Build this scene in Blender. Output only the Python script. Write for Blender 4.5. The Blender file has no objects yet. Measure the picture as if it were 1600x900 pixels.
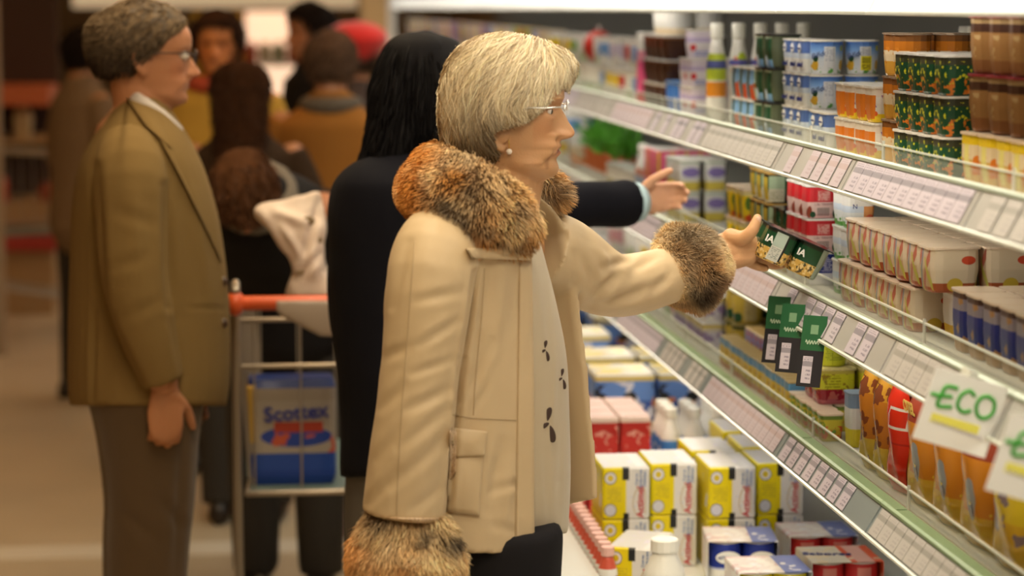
import bpy, bmesh, math, random
import numpy as np
from mathutils import Vector, Matrix, noise
from mathutils.bvhtree import BVHTree
R = math.radians
random.seed(7); rng = np.random.default_rng(11)
scn = bpy.context.scene
col = scn.collection

# ------------------------------------------------------------------ camera
FPX = 3800.0
CAMZ = 1.70
TH = math.atan(440 / FPX)
PSI = math.atan(425 * math.cos(TH) / FPX)
cam_d = bpy.data.cameras.new('camera'); cam = bpy.data.objects.new('camera', cam_d); col.objects.link(cam)
cam.location = (0, 0, CAMZ); cam.rotation_euler = (math.pi / 2 - TH, 0, -PSI)
cam_d.sensor_width = 36; cam_d.lens = 36 * FPX / 1600; cam_d.clip_start = .05; cam_d.clip_end = 100
cam_d.dof.use_dof = True; cam_d.dof.focus_distance = 4.08; cam_d.dof.aperture_fstop = 2.8
scn.camera = cam

# ------------------------------------------------------------------ world, exposure, ceiling lights
wd = bpy.data.worlds.new('world'); scn.world = wd; wd.use_nodes = True
wd.node_tree.nodes['Background'].inputs[0].default_value = (.9, .62, .35, 1)
wd.node_tree.nodes['Background'].inputs[1].default_value = .03
vs = scn.view_settings
vs.view_transform = 'Standard'; vs.look = 'None'; vs.gamma = 1; vs.exposure = 0.22; vs.use_curve_mapping = False
LAMPS = []      # (x, y, length, width, watts, colour): ceiling luminaires, built below with their fittings
AISLE = (1, .81, .53); WARM = (1, .52, .17)
for y in (1.2, 3.4, 5.6):
    LAMPS.append((.05, y, 1.5, .30, 31, AISLE))
for y in (8.6, 11.6, 14.6):
    LAMPS.append((.1, y, 1.2, .30, 8, WARM))
for y in (4.5, 8.5, 12.5):
    LAMPS.append((-3.2, y, 1.2, .30, 8.5, WARM))

# ------------------------------------------------------------------ pixel -> place
_s, _c, _st, _ct = math.sin(PSI), math.cos(PSI), math.sin(TH), math.cos(TH)
FWD = np.array([_s * _ct, _c * _ct, -_st]); RGT = np.array([_c, -_s, 0]); UPV = np.array([_s * _st, _c * _st, _ct])
CAMP = np.array([0, 0, CAMZ])
def ray(px, py):
    return FWD + RGT * ((px - 800) / FPX) + UPV * ((450 - py) / FPX)
def W(px, py, Y):            # the point of a pixel's ray that lies on the plane y = Y
    d = ray(px, py); return CAMP + d * (Y / d[1])
def V(px, py, Y): return Vector(W(px, py, Y))
def YX(px, X, z):            # where along the shelf a column px meets the line (X, z)
    k = px - 800; dz = z - CAMZ
    return (FPX * X * _c - k * (X * _s * _ct - dz * _st)) / (k * _c * _ct + FPX * _s)
def proj(P):
    q = np.asarray(P) - CAMP
    f = q @ FWD
    return np.stack([800 + FPX * (q @ RGT) / f, 450 - FPX * (q @ UPV) / f], -1)

# ------------------------------------------------------------------ objects
def tag(o, label=None, cat=None, group=None, kind=None):
    if label: o['label'] = label
    if cat: o['category'] = cat
    if group: o['group'] = group
    if kind: o['kind'] = kind
    return o
def empty(name, loc=(0, 0, 0), rz=0, parent=None):
    o = bpy.data.objects.new(name, None); col.objects.link(o)
    o.location = loc; o.rotation_euler = (0, 0, rz); o.empty_display_size = .05
    if parent: o.parent = parent
    return o
def link(name, me, parent=None, loc=None, rot=None):
    o = bpy.data.objects.new(name, me); col.objects.link(o)
    if parent: o.parent = parent
    if loc is not None: o.location = loc
    if rot is not None: o.rotation_euler = rot
    return o
class MB:
    """collects shapes into one mesh"""
    def __init__(s): s.v = []; s.f = []; s.m = []
    def add(s, vs, fs, m=0):
        b = len(s.v); s.v += [tuple(map(float, p)) for p in vs]
        for f in fs: s.f.append(tuple(i + b for i in f)); s.m.append(m)
        return s
    def box(s, x0, x1, y0, y1, z0, z1, m=0):
        return s.add([(x0,y0,z0),(x1,y0,z0),(x1,y1,z0),(x0,y1,z0),(x0,y0,z1),(x1,y0,z1),(x1,y1,z1),(x0,y1,z1)],
                     [(0,3,2,1),(4,5,6,7),(0,1,5,4),(1,2,6,5),(2,3,7,6),(3,0,4,7)], m)
    def loft(s, rings, m=0, cap=True, closed=True):
        n = len(rings[0]); vs = [p for r in rings for p in r]; fs = []
        for i in range(len(rings) - 1):
            for j in range(n if closed else n - 1):
                k = (j + 1) % n
                fs.append((i*n+j, i*n+k, (i+1)*n+k, (i+1)*n+j))
        if cap:
            fs.append(tuple(reversed(range(n)))); fs.append(tuple((len(rings)-1)*n + j for j in range(n)))
        return s.add(vs, fs, m)
    def tube(s, pts, rad, n=8, m=0, ratio=None, side=None, round_ends=True):
        """pts: centres; rad: one radius or a list; ratio: second radius / first; side: vector of the first radius"""
        P = [np.array(p, float) for p in pts]; k = len(P)
        rad = [rad] * k if np.isscalar(rad) else list(rad)
        ratio = [1.0] * k if ratio is None else ([ratio] * k if np.isscalar(ratio) else list(ratio))
        T = []
        for i in range(k):
            t = P[min(i+1, k-1)] - P[max(i-1, 0)]; T.append(t / (np.linalg.norm(t) + 1e-12))
        u = np.array(side, float) if side is not None else np.array([0, 0, 1.0]) if abs(T[0][2]) < .9 else np.array([1.0, 0, 0])
        rings = []
        seq = [(P[i], T[i], rad[i], ratio[i]) for i in range(k)]
        if round_ends:
            a, b = seq[0], seq[-1]
            pre = [(a[0] - a[1]*a[2]*h, a[1], a[2]*w, a[3]) for h, w in ((.75, .45), (.45, .8))]
            post = [(b[0] + b[1]*b[2]*h, b[1], b[2]*w, b[3]) for h, w in ((.45, .8), (.75, .45))]
            seq = pre + seq + post
        for p, t, r, q in seq:
            u = u - t * (u @ t); u = u / (np.linalg.norm(u) + 1e-12); w = np.cross(t, u)
            rings.append([p + u * (r * math.cos(a)) + w * (r * q * math.sin(a)) for a in (2*math.pi*j/n for j in range(n))])
        return s.loft(rings, m)
    def lathe(s, prof, n=16, m=0, c=(0, 0, 0)):
        rings = [[(c[0] + r*math.cos(2*math.pi*j/n), c[1] + r*math.sin(2*math.pi*j/n), c[2] + z) for j in range(n)] for r, z in prof]
        return s.loft(rings, m)
    def ball(s, c, r, n=12, k=8, m=0, M=None):
        r = (r, r, r) if np.isscalar(r) else r
        rings = []
        for i in range(k + 1):
            a = math.pi * (i + .04 if i == 0 else i - .04 if i == k else i) / k
            ring = [np.array((r[0]*math.sin(a)*math.cos(2*math.pi*j/n), r[1]*math.sin(a)*math.sin(2*math.pi*j/n), -r[2]*math.cos(a))) for j in range(n)]
            if M is not None: ring = [np.array(M @ Vector(p)) for p in ring]
            rings.append([p + np.array(c) for p in ring])
        return s.loft(rings, m)
    def mesh(s, name, mats, smooth=False, fix=True):
        me = bpy.data.meshes.new(name); me.from_pydata(s.v, [], s.f)
        for mt in (mats if isinstance(mats, (list, tuple)) else [mats]):
            if mt: me.materials.append(mt)
        if max(s.m, default=0): me.polygons.foreach_set('material_index', s.m)
        if fix:
            bm = bmesh.new(); bm.from_mesh(me); bmesh.ops.recalc_face_normals(bm, faces=bm.faces); bm.to_mesh(me); bm.free()
        if smooth: me.polygons.foreach_set('use_smooth', [True] * len(me.polygons))
        me.update(); return me
    def build(s, name, mats, parent=None, smooth=False, loc=None, rot=None):
        return link(name, s.mesh(name, mats, smooth), parent, loc, rot)
def np_mesh(name, v, f, mats, smooth=True, colors=None):
    me = bpy.data.meshes.new(name); me.from_pydata(v.tolist() if hasattr(v, 'tolist') else v, [], f.tolist() if hasattr(f, 'tolist') else f)
    for mt in (mats if isinstance(mats, (list, tuple)) else [mats]): me.materials.append(mt)
    if smooth: me.polygons.foreach_set('use_smooth', [True] * len(me.polygons))
    if colors is not None:
        at = me.color_attributes.new('Col', 'FLOAT_COLOR', 'POINT')
        c4 = np.ones((len(v), 4), np.float32); c4[:, :3] = colors; at.data.foreach_set('color', c4.ravel())
    me.update(); return me
def dup(o, parent=None):
    c = o.copy(); col.objects.link(c)
    if parent is not None: c.parent = parent
    for ch in o.children:
        dup(ch, c)
    return c
def remesh(mb, voxel, smooth_it=4, fac=.5):
    """one continuous surface out of overlapping closed shapes -> (verts, quads)"""
    me = mb.mesh('tmp', [], fix=True); o = link('tmp', me)
    md = o.modifiers.new('r', 'REMESH'); md.mode = 'VOXEL'; md.voxel_size = voxel
    if smooth_it:
        sm = o.modifiers.new('s', 'SMOOTH'); sm.factor = fac; sm.iterations = smooth_it
    dg = bpy.context.evaluated_depsgraph_get(); dg.update()
    ev = o.evaluated_get(dg); m2 = ev.to_mesh()
    v = np.empty(len(m2.vertices) * 3); m2.vertices.foreach_get('co', v); v = v.reshape(-1, 3)
    f = [tuple(p.vertices) for p in m2.polygons]
    nrm = np.empty(len(m2.vertices) * 3); m2.vertices.foreach_get('normal', nrm); nrm = nrm.reshape(-1, 3)
    ev.to_mesh_clear(); bpy.data.objects.remove(o); bpy.data.meshes.remove(me)
    return v, f, nrm
def spline(pts, n):
    """Catmull-Rom through rows of pts, n samples"""
    P = np.array(pts, float); k = len(P)
    P = np.vstack([2*P[0]-P[1], P, 2*P[-1]-P[-2]])
    out = []
    for t in np.linspace(0, k - 1, n):
        i = min(int(t), k - 2); u = t - i; a, b, c, d = P[i], P[i+1], P[i+2], P[i+3]
        out.append(.5*((2*b) + (c-a)*u + (2*a-5*b+4*c-d)*u*u + (3*b-a-3*c+d)*u**3))
    return np.array(out)

def catm(pts, n): return [tuple(p) for p in spline(pts, n)]
# ------------------------------------------------------------------ materials
MATS = {}
def mat(name, c=(.8, .8, .8), rough=.5, metal=0., spec=.5, emit=0., alpha=1., trans=0., sheen=0., bump=0., bscale=200., var=0., vscale=8., sub=0., coat=0.):
    if name in MATS: return MATS[name]
    m = bpy.data.materials.new(name); m.use_nodes = True; nt = m.node_tree; b = nt.nodes['Principled BSDF']
    b.inputs['Base Color'].default_value = (*c, 1); b.inputs['Roughness'].default_value = rough; b.inputs['Metallic'].default_value = metal
    b.inputs['Specular IOR Level'].default_value = spec; b.inputs['Sheen Weight'].default_value = sheen
    b.inputs['Coat Weight'].default_value = coat
    if sub: b.inputs['Subsurface Weight'].default_value = sub; b.inputs['Subsurface Radius'].default_value = (.012, .005, .003); b.inputs['Subsurface Scale'].default_value = .6
    if emit: b.inputs['Emission Color'].default_value = (*c, 1); b.inputs['Emission Strength'].default_value = emit
    if trans: b.inputs['Transmission Weight'].default_value = trans
    if alpha < 1: b.inputs['Alpha'].default_value = alpha
    tc = nt.nodes.new('ShaderNodeTexCoord')
    if var:
        n = nt.nodes.new('ShaderNodeTexNoise'); n.inputs['Scale'].default_value = vscale; n.inputs['Detail'].default_value = 4
        nt.links.new(tc.outputs['Object'], n.inputs['Vector'])
        r = nt.nodes.new('ShaderNodeMapRange'); r.inputs[1].default_value = .3; r.inputs[2].default_value = .7; r.inputs[3].default_value = 1 - var; r.inputs[4].default_value = 1 + var
        nt.links.new(n.outputs[0], r.inputs[0])
        h = nt.nodes.new('ShaderNodeHueSaturation'); h.inputs['Color'].default_value = (*c, 1)
        nt.links.new(r.outputs[0], h.inputs['Value']); nt.links.new(h.outputs[0], b.inputs['Base Color'])
    if bump:
        n = nt.nodes.new('ShaderNodeTexNoise'); n.inputs['Scale'].default_value = bscale; n.inputs['Detail'].default_value = 3
        nt.links.new(tc.outputs['Object'], n.inputs['Vector'])
        bp = nt.nodes.new('ShaderNodeBump'); bp.inputs['Strength'].default_value = bump; bp.inputs['Distance'].default_value = .004
        nt.links.new(n.outputs[0], bp.inputs['Height']); nt.links.new(bp.outputs[0], b.inputs['Normal'])
    MATS[name] = m; return m
def attr_mat(name, rough=.5, spec=.4, sub=0., sheen=0., bump=0., bscale=300.):
    m = mat(name, (.5, .5, .5), rough=rough, spec=spec, sub=sub, sheen=sheen, bump=bump, bscale=bscale)
    nt = m.node_tree; a = nt.nodes.new('ShaderNodeAttribute'); a.attribute_name = 'Col'
    nt.links.new(a.outputs['Color'], nt.nodes['Principled BSDF'].inputs['Base Color']); return m
def print_mat(name, layers, rough=.35, spec=.4, coat=0.):
    """printed packaging: flat zones of colour laid over the piece's own box (x, y, z from 0 to 1)"""
    if name in MATS: return MATS[name]
    m = bpy.data.materials.new(name); m.use_nodes = True; nt = m.node_tree; L = nt.links; b = nt.nodes['Principled BSDF']
    b.inputs['Roughness'].default_value = rough; b.inputs['Specular IOR Level'].default_value = spec; b.inputs['Coat Weight'].default_value = coat
    tc = nt.nodes.new('ShaderNodeTexCoord'); sp = nt.nodes.new('ShaderNodeSeparateXYZ'); L.new(tc.outputs['Generated'], sp.inputs[0])
    ax = {'X': sp.outputs[0], 'Y': sp.outputs[1], 'Z': sp.outputs[2]}
    def M(op, a, b_=None):
        n = nt.nodes.new('ShaderNodeMath'); n.operation = op
        for i, q in enumerate((a, b_)):
            if q is None: continue
            if isinstance(q, (int, float)): n.inputs[i].default_value = q
            else: L.new(q, n.inputs[i])
        return n.outputs[0]
    def rngm(a, lo, hi): return M('MULTIPLY', M('GREATER_THAN', a, lo), M('LESS_THAN', a, hi))
    cur = None
    for ly in layers:
        k = ly[0]
        if k == 'bands':
            rp = nt.nodes.new('ShaderNodeValToRGB'); rp.color_ramp.interpolation = 'CONSTANT' if len(ly) < 3 else ly[2]
            e = rp.color_ramp.elements
            while len(e) < len(ly[1]): e.new(.5)
            for i, (p, c) in enumerate(ly[1]): e[i].position = p; e[i].color = (*c, 1)
            L.new(ax['Z'], rp.inputs[0]); cur = rp.outputs[0]; continue
        if k == 'rect': _, a, u0, u1, z0, z1, c = ly; mk = M('MULTIPLY', rngm(ax[a], u0, u1), rngm(ax['Z'], z0, z1))
        elif k == 'ell':
            _, a, cu, cz, ru, rz, c = ly
            p = M('POWER', M('DIVIDE', M('SUBTRACT', ax[a], cu), ru), 2.); q = M('POWER', M('DIVIDE', M('SUBTRACT', ax['Z'], cz), rz), 2.)
            mk = M('LESS_THAN', M('ADD', p, q), 1.)
        elif k == 'noise':
            _, sc, th, z0, z1, c = ly
            n = nt.nodes.new('ShaderNodeTexNoise'); n.inputs['Scale'].default_value = sc; n.inputs['Detail'].default_value = 2
            L.new(tc.outputs['Object'], n.inputs['Vector']); mk = M('MULTIPLY', M('GREATER_THAN', n.outputs[0], th), rngm(ax['Z'], z0, z1))
        elif k == 'cells':
            _, sc, th, z0, z1, c = ly
            n = nt.nodes.new('ShaderNodeTexVoronoi'); n.inputs['Scale'].default_value = sc
            L.new(tc.outputs['Object'], n.inputs['Vector']); mk = M('MULTIPLY', M('LESS_THAN', n.outputs[0], th), rngm(ax['Z'], z0, z1))
        elif k == 'lines':      # rows of small print
            _, a, u0, u1, z0, z1, nn, c = ly
            n = nt.nodes.new('ShaderNodeTexNoise'); n.inputs['Scale'].default_value = 260; L.new(tc.outputs['Object'], n.inputs['Vector'])
            mk = M('MULTIPLY', M('MULTIPLY', rngm(ax[a], u0, u1), rngm(ax['Z'], z0, z1)), M('MULTIPLY', M('LESS_THAN', M('FRACT', M('MULTIPLY', ax['Z'], float(nn))), .5), M('GREATER_THAN', n.outputs[0], .44)))
        elif k == 'bars':       # upright stripes
            _, a, u0, u1, z0, z1, nn, c = ly[:8]; w = ly[8] if len(ly) > 8 else .5
            mk = M('MULTIPLY', M('MULTIPLY', rngm(ax[a], u0, u1), rngm(ax['Z'], z0, z1)), M('LESS_THAN', M('FRACT', M('MULTIPLY', ax[a], float(nn))), w))
        elif k == 'slant':
            _, a, sl, nn, w, z0, z1, c = ly
            mk = M('MULTIPLY', M('LESS_THAN', M('FRACT', M('MULTIPLY', M('ADD', ax[a], M('MULTIPLY', ax['Z'], sl)), float(nn))), w), rngm(ax['Z'], z0, z1))
        mx = nt.nodes.new('ShaderNodeMixRGB'); L.new(mk, mx.inputs[0])
        if cur is not None: L.new(cur, mx.inputs[1])
        mx.inputs[2].default_value = (*c, 1); cur = mx.outputs[0]
    L.new(cur, b.inputs['Base Color']); MATS[name] = m; return m
def clear_mat(name, c, opac, rough=.1):
    """thin clear plastic: mostly lets light through, a little gloss and tint"""
    m = bpy.data.materials.new(name); m.use_nodes = True; nt = m.node_tree; nt.nodes.remove(nt.nodes['Principled BSDF'])
    t = nt.nodes.new('ShaderNodeBsdfTransparent'); g = nt.nodes.new('ShaderNodeBsdfPrincipled'); x = nt.nodes.new('ShaderNodeMixShader')
    t.inputs[0].default_value = (*[.6 + .4 * q for q in c], 1); g.inputs['Base Color'].default_value = (*c, 1); g.inputs['Roughness'].default_value = rough
    x.inputs[0].default_value = opac; nt.links.new(t.outputs[0], x.inputs[1]); nt.links.new(g.outputs[0], x.inputs[2])
    nt.links.new(x.outputs[0], nt.nodes['Material Output'].inputs[0]); MATS[name] = m; return m
_txt = {}
def text_mesh(s, size, m, bold=0.0, ext=.0004, shear=0.):
    key = (s, size, m.name, bold, shear)
    if key in _txt: return _txt[key]
    cu = bpy.data.curves.new('lettering', 'FONT'); cu.body = s; cu.size = size; cu.align_x = 'CENTER'; cu.align_y = 'CENTER'; cu.extrude = ext; cu.offset = bold; cu.shear = shear; cu.resolution_u = 3
    o = link('lettering', cu); dg = bpy.context.evaluated_depsgraph_get(); dg.update()
    me = bpy.data.meshes.new_from_object(o.evaluated_get(dg)); bpy.data.objects.remove(o); bpy.data.curves.remove(cu)
    me.materials.clear(); me.materials.append(m); me.name = 'lettering'
    me.transform(Matrix.Rotation(math.pi/2, 4, 'X')); _txt[key] = me; return me
# ================================================================== the shell of the shop
M_floor = mat('floor_stone', (.55, .45, .31), rough=.35, var=.12, vscale=1.2)
M_pink = mat('floor_pink_stone', (.27, .16, .12), rough=.35, var=.15, vscale=2)
M_strip = mat('floor_white_strip', (.75, .68, .56), rough=.35)
M_wall = mat('painted_wall', (.30, .20, .10), rough=.8, var=.2, vscale=.8)
M_ceil = mat('ceiling_paint', (.42, .36, .28), rough=.9)
M_white = mat('white_enamel', (.78, .78, .74), rough=.35)
def struct(name, mb, m, parent=None):
    o = mb.build(name, m, parent)
    if parent is None: o['kind'] = 'structure'
    return o
X0R, X1R, Y0R, Y1R, ZC = -7.0, 1.80, -1.5, 21.0, 3.3
struct('floor', MB().box(X0R, X1R, Y0R, Y1R, -.1, 0), M_floor)
struct('trim_1', MB().box(X0R, .55, 7.50, 7.68, 0, .003), M_strip)
struct('trim_2', MB().box(.20, .56, 7.70, 9.4, 0, .002), M_pink)
struct('ceiling', MB().box(X0R, X1R, Y0R, Y1R, ZC, ZC + .1), M_ceil)
struct('wall_right', MB().box(X1R, X1R + .1, Y0R, Y1R, 0, ZC), M_wall)
struct('wall_left', MB().box(X0R - .1, X0R, Y0R, Y1R, 0, ZC), M_wall)
struct('wall_back', MB().box(X0R, X1R, Y1R, Y1R + .1, 0, ZC), M_wall)
struct('wall_front', MB().box(X0R, X1R, Y0R - .1, Y0R, 0, ZC), M_wall)
c = MB(); c.box(.80, .98, 16.3, 16.5, 0, ZC)
c = struct('trim_3', c, mat('column_tan', (.55, .36, .16), rough=.6))
struct('column_edge', MB().box(.98, 1.03, 16.28, 16.5, 0, ZC), M_white, c)
for i, (x, y, ln, w, p, cl) in enumerate(LAMPS):
    t = empty('ceiling_light', (x, y, ZC - .10))
    tag(t, ['long white ceiling light over the dairy aisle', 'amber ceiling light over the far end of the aisle', 'amber ceiling light over the left part of the shop'][0 if i < 3 else 1 if i < 6 else 2] + [', nearest', ', middle', ', farthest'][i % 3], 'ceiling light', 'ceiling lights')
    MB().box(-w/2, w/2, -ln/2, ln/2, .02, .10).build('housing', M_white, t)
    MB().box(-w/2+.02, w/2-.02, -ln/2+.02, ln/2-.02, .008, .02).build('diffuser', mat('diffuser%d' % (cl == WARM), cl, emit=3), t)
    ld = bpy.data.lights.new('lamp', 'AREA'); ld.shape = 'RECTANGLE'; ld.size = w; ld.size_y = ln; ld.energy = p; ld.color = cl
    lo = link('lamp', ld, t); lo.location = (0, 0, 0)

# ================================================================== the refrigerated display case
ZS = {'top': 1.735, 'upper': 1.44, 'middle': 1.18, 'lower': .905}       # shelf surfaces
RAILZ = {'top': (1.75, 1.69), 'upper': (1.455, 1.399), 'middle': (1.195, 1.137), 'lower': (.92, .872)}
YA, YB = 1.6, 16.0
WELL = .535
M_steel = mat('case_grey_enamel', (.62, .62, .58), rough=.4)
M_green = mat('green_tinted_edge', (.20, .29, .16), rough=.4, spec=.4)
M_pale = mat('pale_green_edge', (.40, .46, .38), rough=.4, spec=.4)
M_rail = {'upper': mat('rail_grey', (.34, .33, .31), rough=.35), 'middle': mat('rail_grey', ), 'lower': mat('rail_dark', (.20, .23, .23), rough=.3), 'top': mat('rail_white', (.85, .85, .83), rough=.4)}
M_guard = clear_mat('clear_guard', (.60, .60, .55), .16)
M_edge = mat('guard_edge', (.62, .64, .58), rough=.2); M_clip = clear_mat('clip_clear', (.75, .75, .7), .6)
case = empty('display_case', (1.2, (YA + YB) / 2, 0))
tag(case, 'long refrigerated dairy display case with shelves along the right side', 'display case')
CL = Vector((-1.2, -(YA + YB) / 2, 0))
def cpart(name, mb, m, parent=None):
    o = mb.build(name, m, parent or case)
    if parent is None or parent is case: o.location = CL
    return o
cpart('back_panel', MB().box(1.66, 1.70, YA, YB, .1, 2.25), mat('case_back', (.16, .15, .13), rough=.6))
cpart('base', MB().box(.64, 1.70, YA, YB, 0, .50), M_steel)
cpart('well_floor', MB().box(.68, 1.66, YA, YB, .50, WELL), M_white)
lg = MB(); lg.box(.583, .68, YA, YB, .50, .60); cpart('front_ledge', lg, mat('ledge_enamel', (.60, .61, .55), rough=.3))
cpart('ledge_edge', MB().box(.577, .590, YA, YB, .585, .606), mat('ledge_chrome', (.85, .85, .8), rough=.2, metal=.6))
cpart('canopy', MB().box(.72, 1.70, YA, YB, 2.12, 2.25), M_white)
cpart('kickboard', MB().box(.70, 1.6, YA, YB, 0, .1), mat('kick_dark', (.05, .05, .05)))
for y in np.arange(YA + .55, YB, 1.2):      # the case's own lamps under the canopy
    tb = MB().box(-.03, .03, -.55, .55, -.02, .02).build('lamp_tube', mat('tube_white', (1, .97, .88), emit=4), case); tb.location = CL + Vector((.80, float(y), 2.095))
    ld = bpy.data.lights.new('case_lamp', 'AREA'); ld.shape = 'RECTANGLE'; ld.size = .06; ld.size_y = 1.1; ld.energy = 4; ld.color = (1, .95, .84)
    lo = link('case_lamp', ld, case); lo.location = CL + Vector((.80, float(y), 2.07)); lo.rotation_euler = (0, R(-22), 0)
for zz, e_ in ((1.72, 1.5), (1.42, 1.5), (1.16, 1.5), (.885, 1.5)):      # lamps added along each shelf's underside to brighten the goods below
    for y in np.arange(YA + .75, YB, 1.8):
        tb = MB().box(-.008, .008, -.85, .85, -.004, .004).build('lamp_tube', mat('tube_white'), case); tb.location = CL + Vector((1.018, float(y), zz - .003))
        ld = bpy.data.lights.new('added_shelf_lamp', 'AREA'); ld.shape = 'RECTANGLE'; ld.size = .016; ld.size_y = 1.7; ld.energy = e_ * .50; ld.color = (1, .93, .80)
        lo = link('added_shelf_lamp', ld, case); lo.location = CL + Vector((1.018, float(y), zz - .010)); lo.rotation_euler = (0, R(-38), 0)
JOINT = {'top': [1.6, 2.5, 3.1, 3.72, 4.36, 5.0, 5.65, 6.3], 'upper': [1.6, 2.5, 3.2, 3.88, 4.39, 5.13, 5.80], 'middle': [1.6, 2.4, 3.05, 3.62, 4.42, 5.05, 5.7], 'lower': [1.6, 2.4, 3.05, 3.69, 4.34, 5.09, 5.65]}
for k in JOINT:
    while JOINT[k][-1] < YB - .7: JOINT[k].append(round(JOINT[k][-1] + .66, 3))
    JOINT[k].append(YB)
def tag_mat(name, base, head, ink):
    return print_mat(name, [('bands', [(0, base), (.62, head), (.80, base)]), ('lines', 'Y', .1, .9, .80, .95, 14, ink), ('lines', 'Y', .12, .6, .1, .5, 7, ink)], rough=.3)
TAGS = [tag_mat('tag_lilac', (.50, .45, .51), (.26, .24, .28), (.25, .22, .28)), tag_mat('tag_cream', (.48, .42, .46), (.42, .33, .34), (.40, .32, .36)), tag_mat('tag_grey', (.44, .42, .40), (.30, .29, .27), (.35, .33, .33))]
def frame_mesh(w, h, d, m):      # a tag lying on the tilted rail: thin box in local (y, z)
    return MB().box(-d, 0, -w/2, w/2, -h/2, h/2).mesh('price_tag', m)
TM = {}
for deck in ('top', 'upper', 'middle', 'lower'):
    zt, zb = RAILZ[deck]; zs = ZS[deck]
    sh = cpart('shelf', MB().box(1.0, 1.66, YA, YB, zs - .018, zs), M_white if deck == 'top' else M_steel)
    J = JOINT[deck]; tilt = math.atan2(.03, zt - zb); L = math.hypot(.03, zt - zb)
    for i in range(len(J) - 1):
        a, b = J[i] + .004, J[i+1] - .004
        if b < 2.6: continue
        rl = MB(); rl.add([(1.0, a, zt), (.97, a, zb), (.976, a, zb), (1.006, a, zt), (1.0, b, zt), (.97, b, zb), (.976, b, zb), (1.006, b, zt)],
                          [(0,1,2,3),(7,6,5,4),(0,4,5,1),(1,5,6,2),(2,6,7,3),(3,7,4,0)])
        r = cpart('price_rail', rl, M_rail[deck])
        eg = MB(); eg.tube([(1.0, a, zt), (1.0, b, zt)], .005, n=6); eg.box(1.0, 1.04, a, b, zs - .001, zs + .004)
        eg.build('rail_edge', M_green if deck == 'lower' else M_pale, r)
        MB().tube([(.969, a, zb), (.969, b, zb)], .0035, n=6).build('rail_lip', M_edge, r)
        if deck == 'top': continue
        g = MB(); g.box(1.041, 1.043, a, b, zs + .004, zs + .034); g = g.build('front_guard', M_guard, r)
        MB().box(1.0395, 1.0445, a, b, zs + .034, zs + .0365).build('guard_edge', M_edge, r)
        MB().box(1.040, 1.0445, a - .002, a + .002, zs + .004, zs + .042).build('guard_clip', M_guard if False else M_clip, r)
        if a > 9: continue
        # price tags in the rail: their own row per section
        y = a + .02; full = (i % 2 == 0); tm = TAGS[(i + (deck == 'upper')) % 3]
        w = .058 if deck != 'lower' else .050
        while y + w < b - .01:
            if full or random.random() < .72:
                key = (deck, tm.name)
                if key not in TM: TM[key] = frame_mesh(w - .003, L - .012, .0012, tm)
                q = link('price_tag', TM[key], r); q.location = (.985 - .0012, y + w/2, (zt + zb) / 2); q.rotation_euler = (0, tilt, 0)
            y += w if full else w + .012
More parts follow.
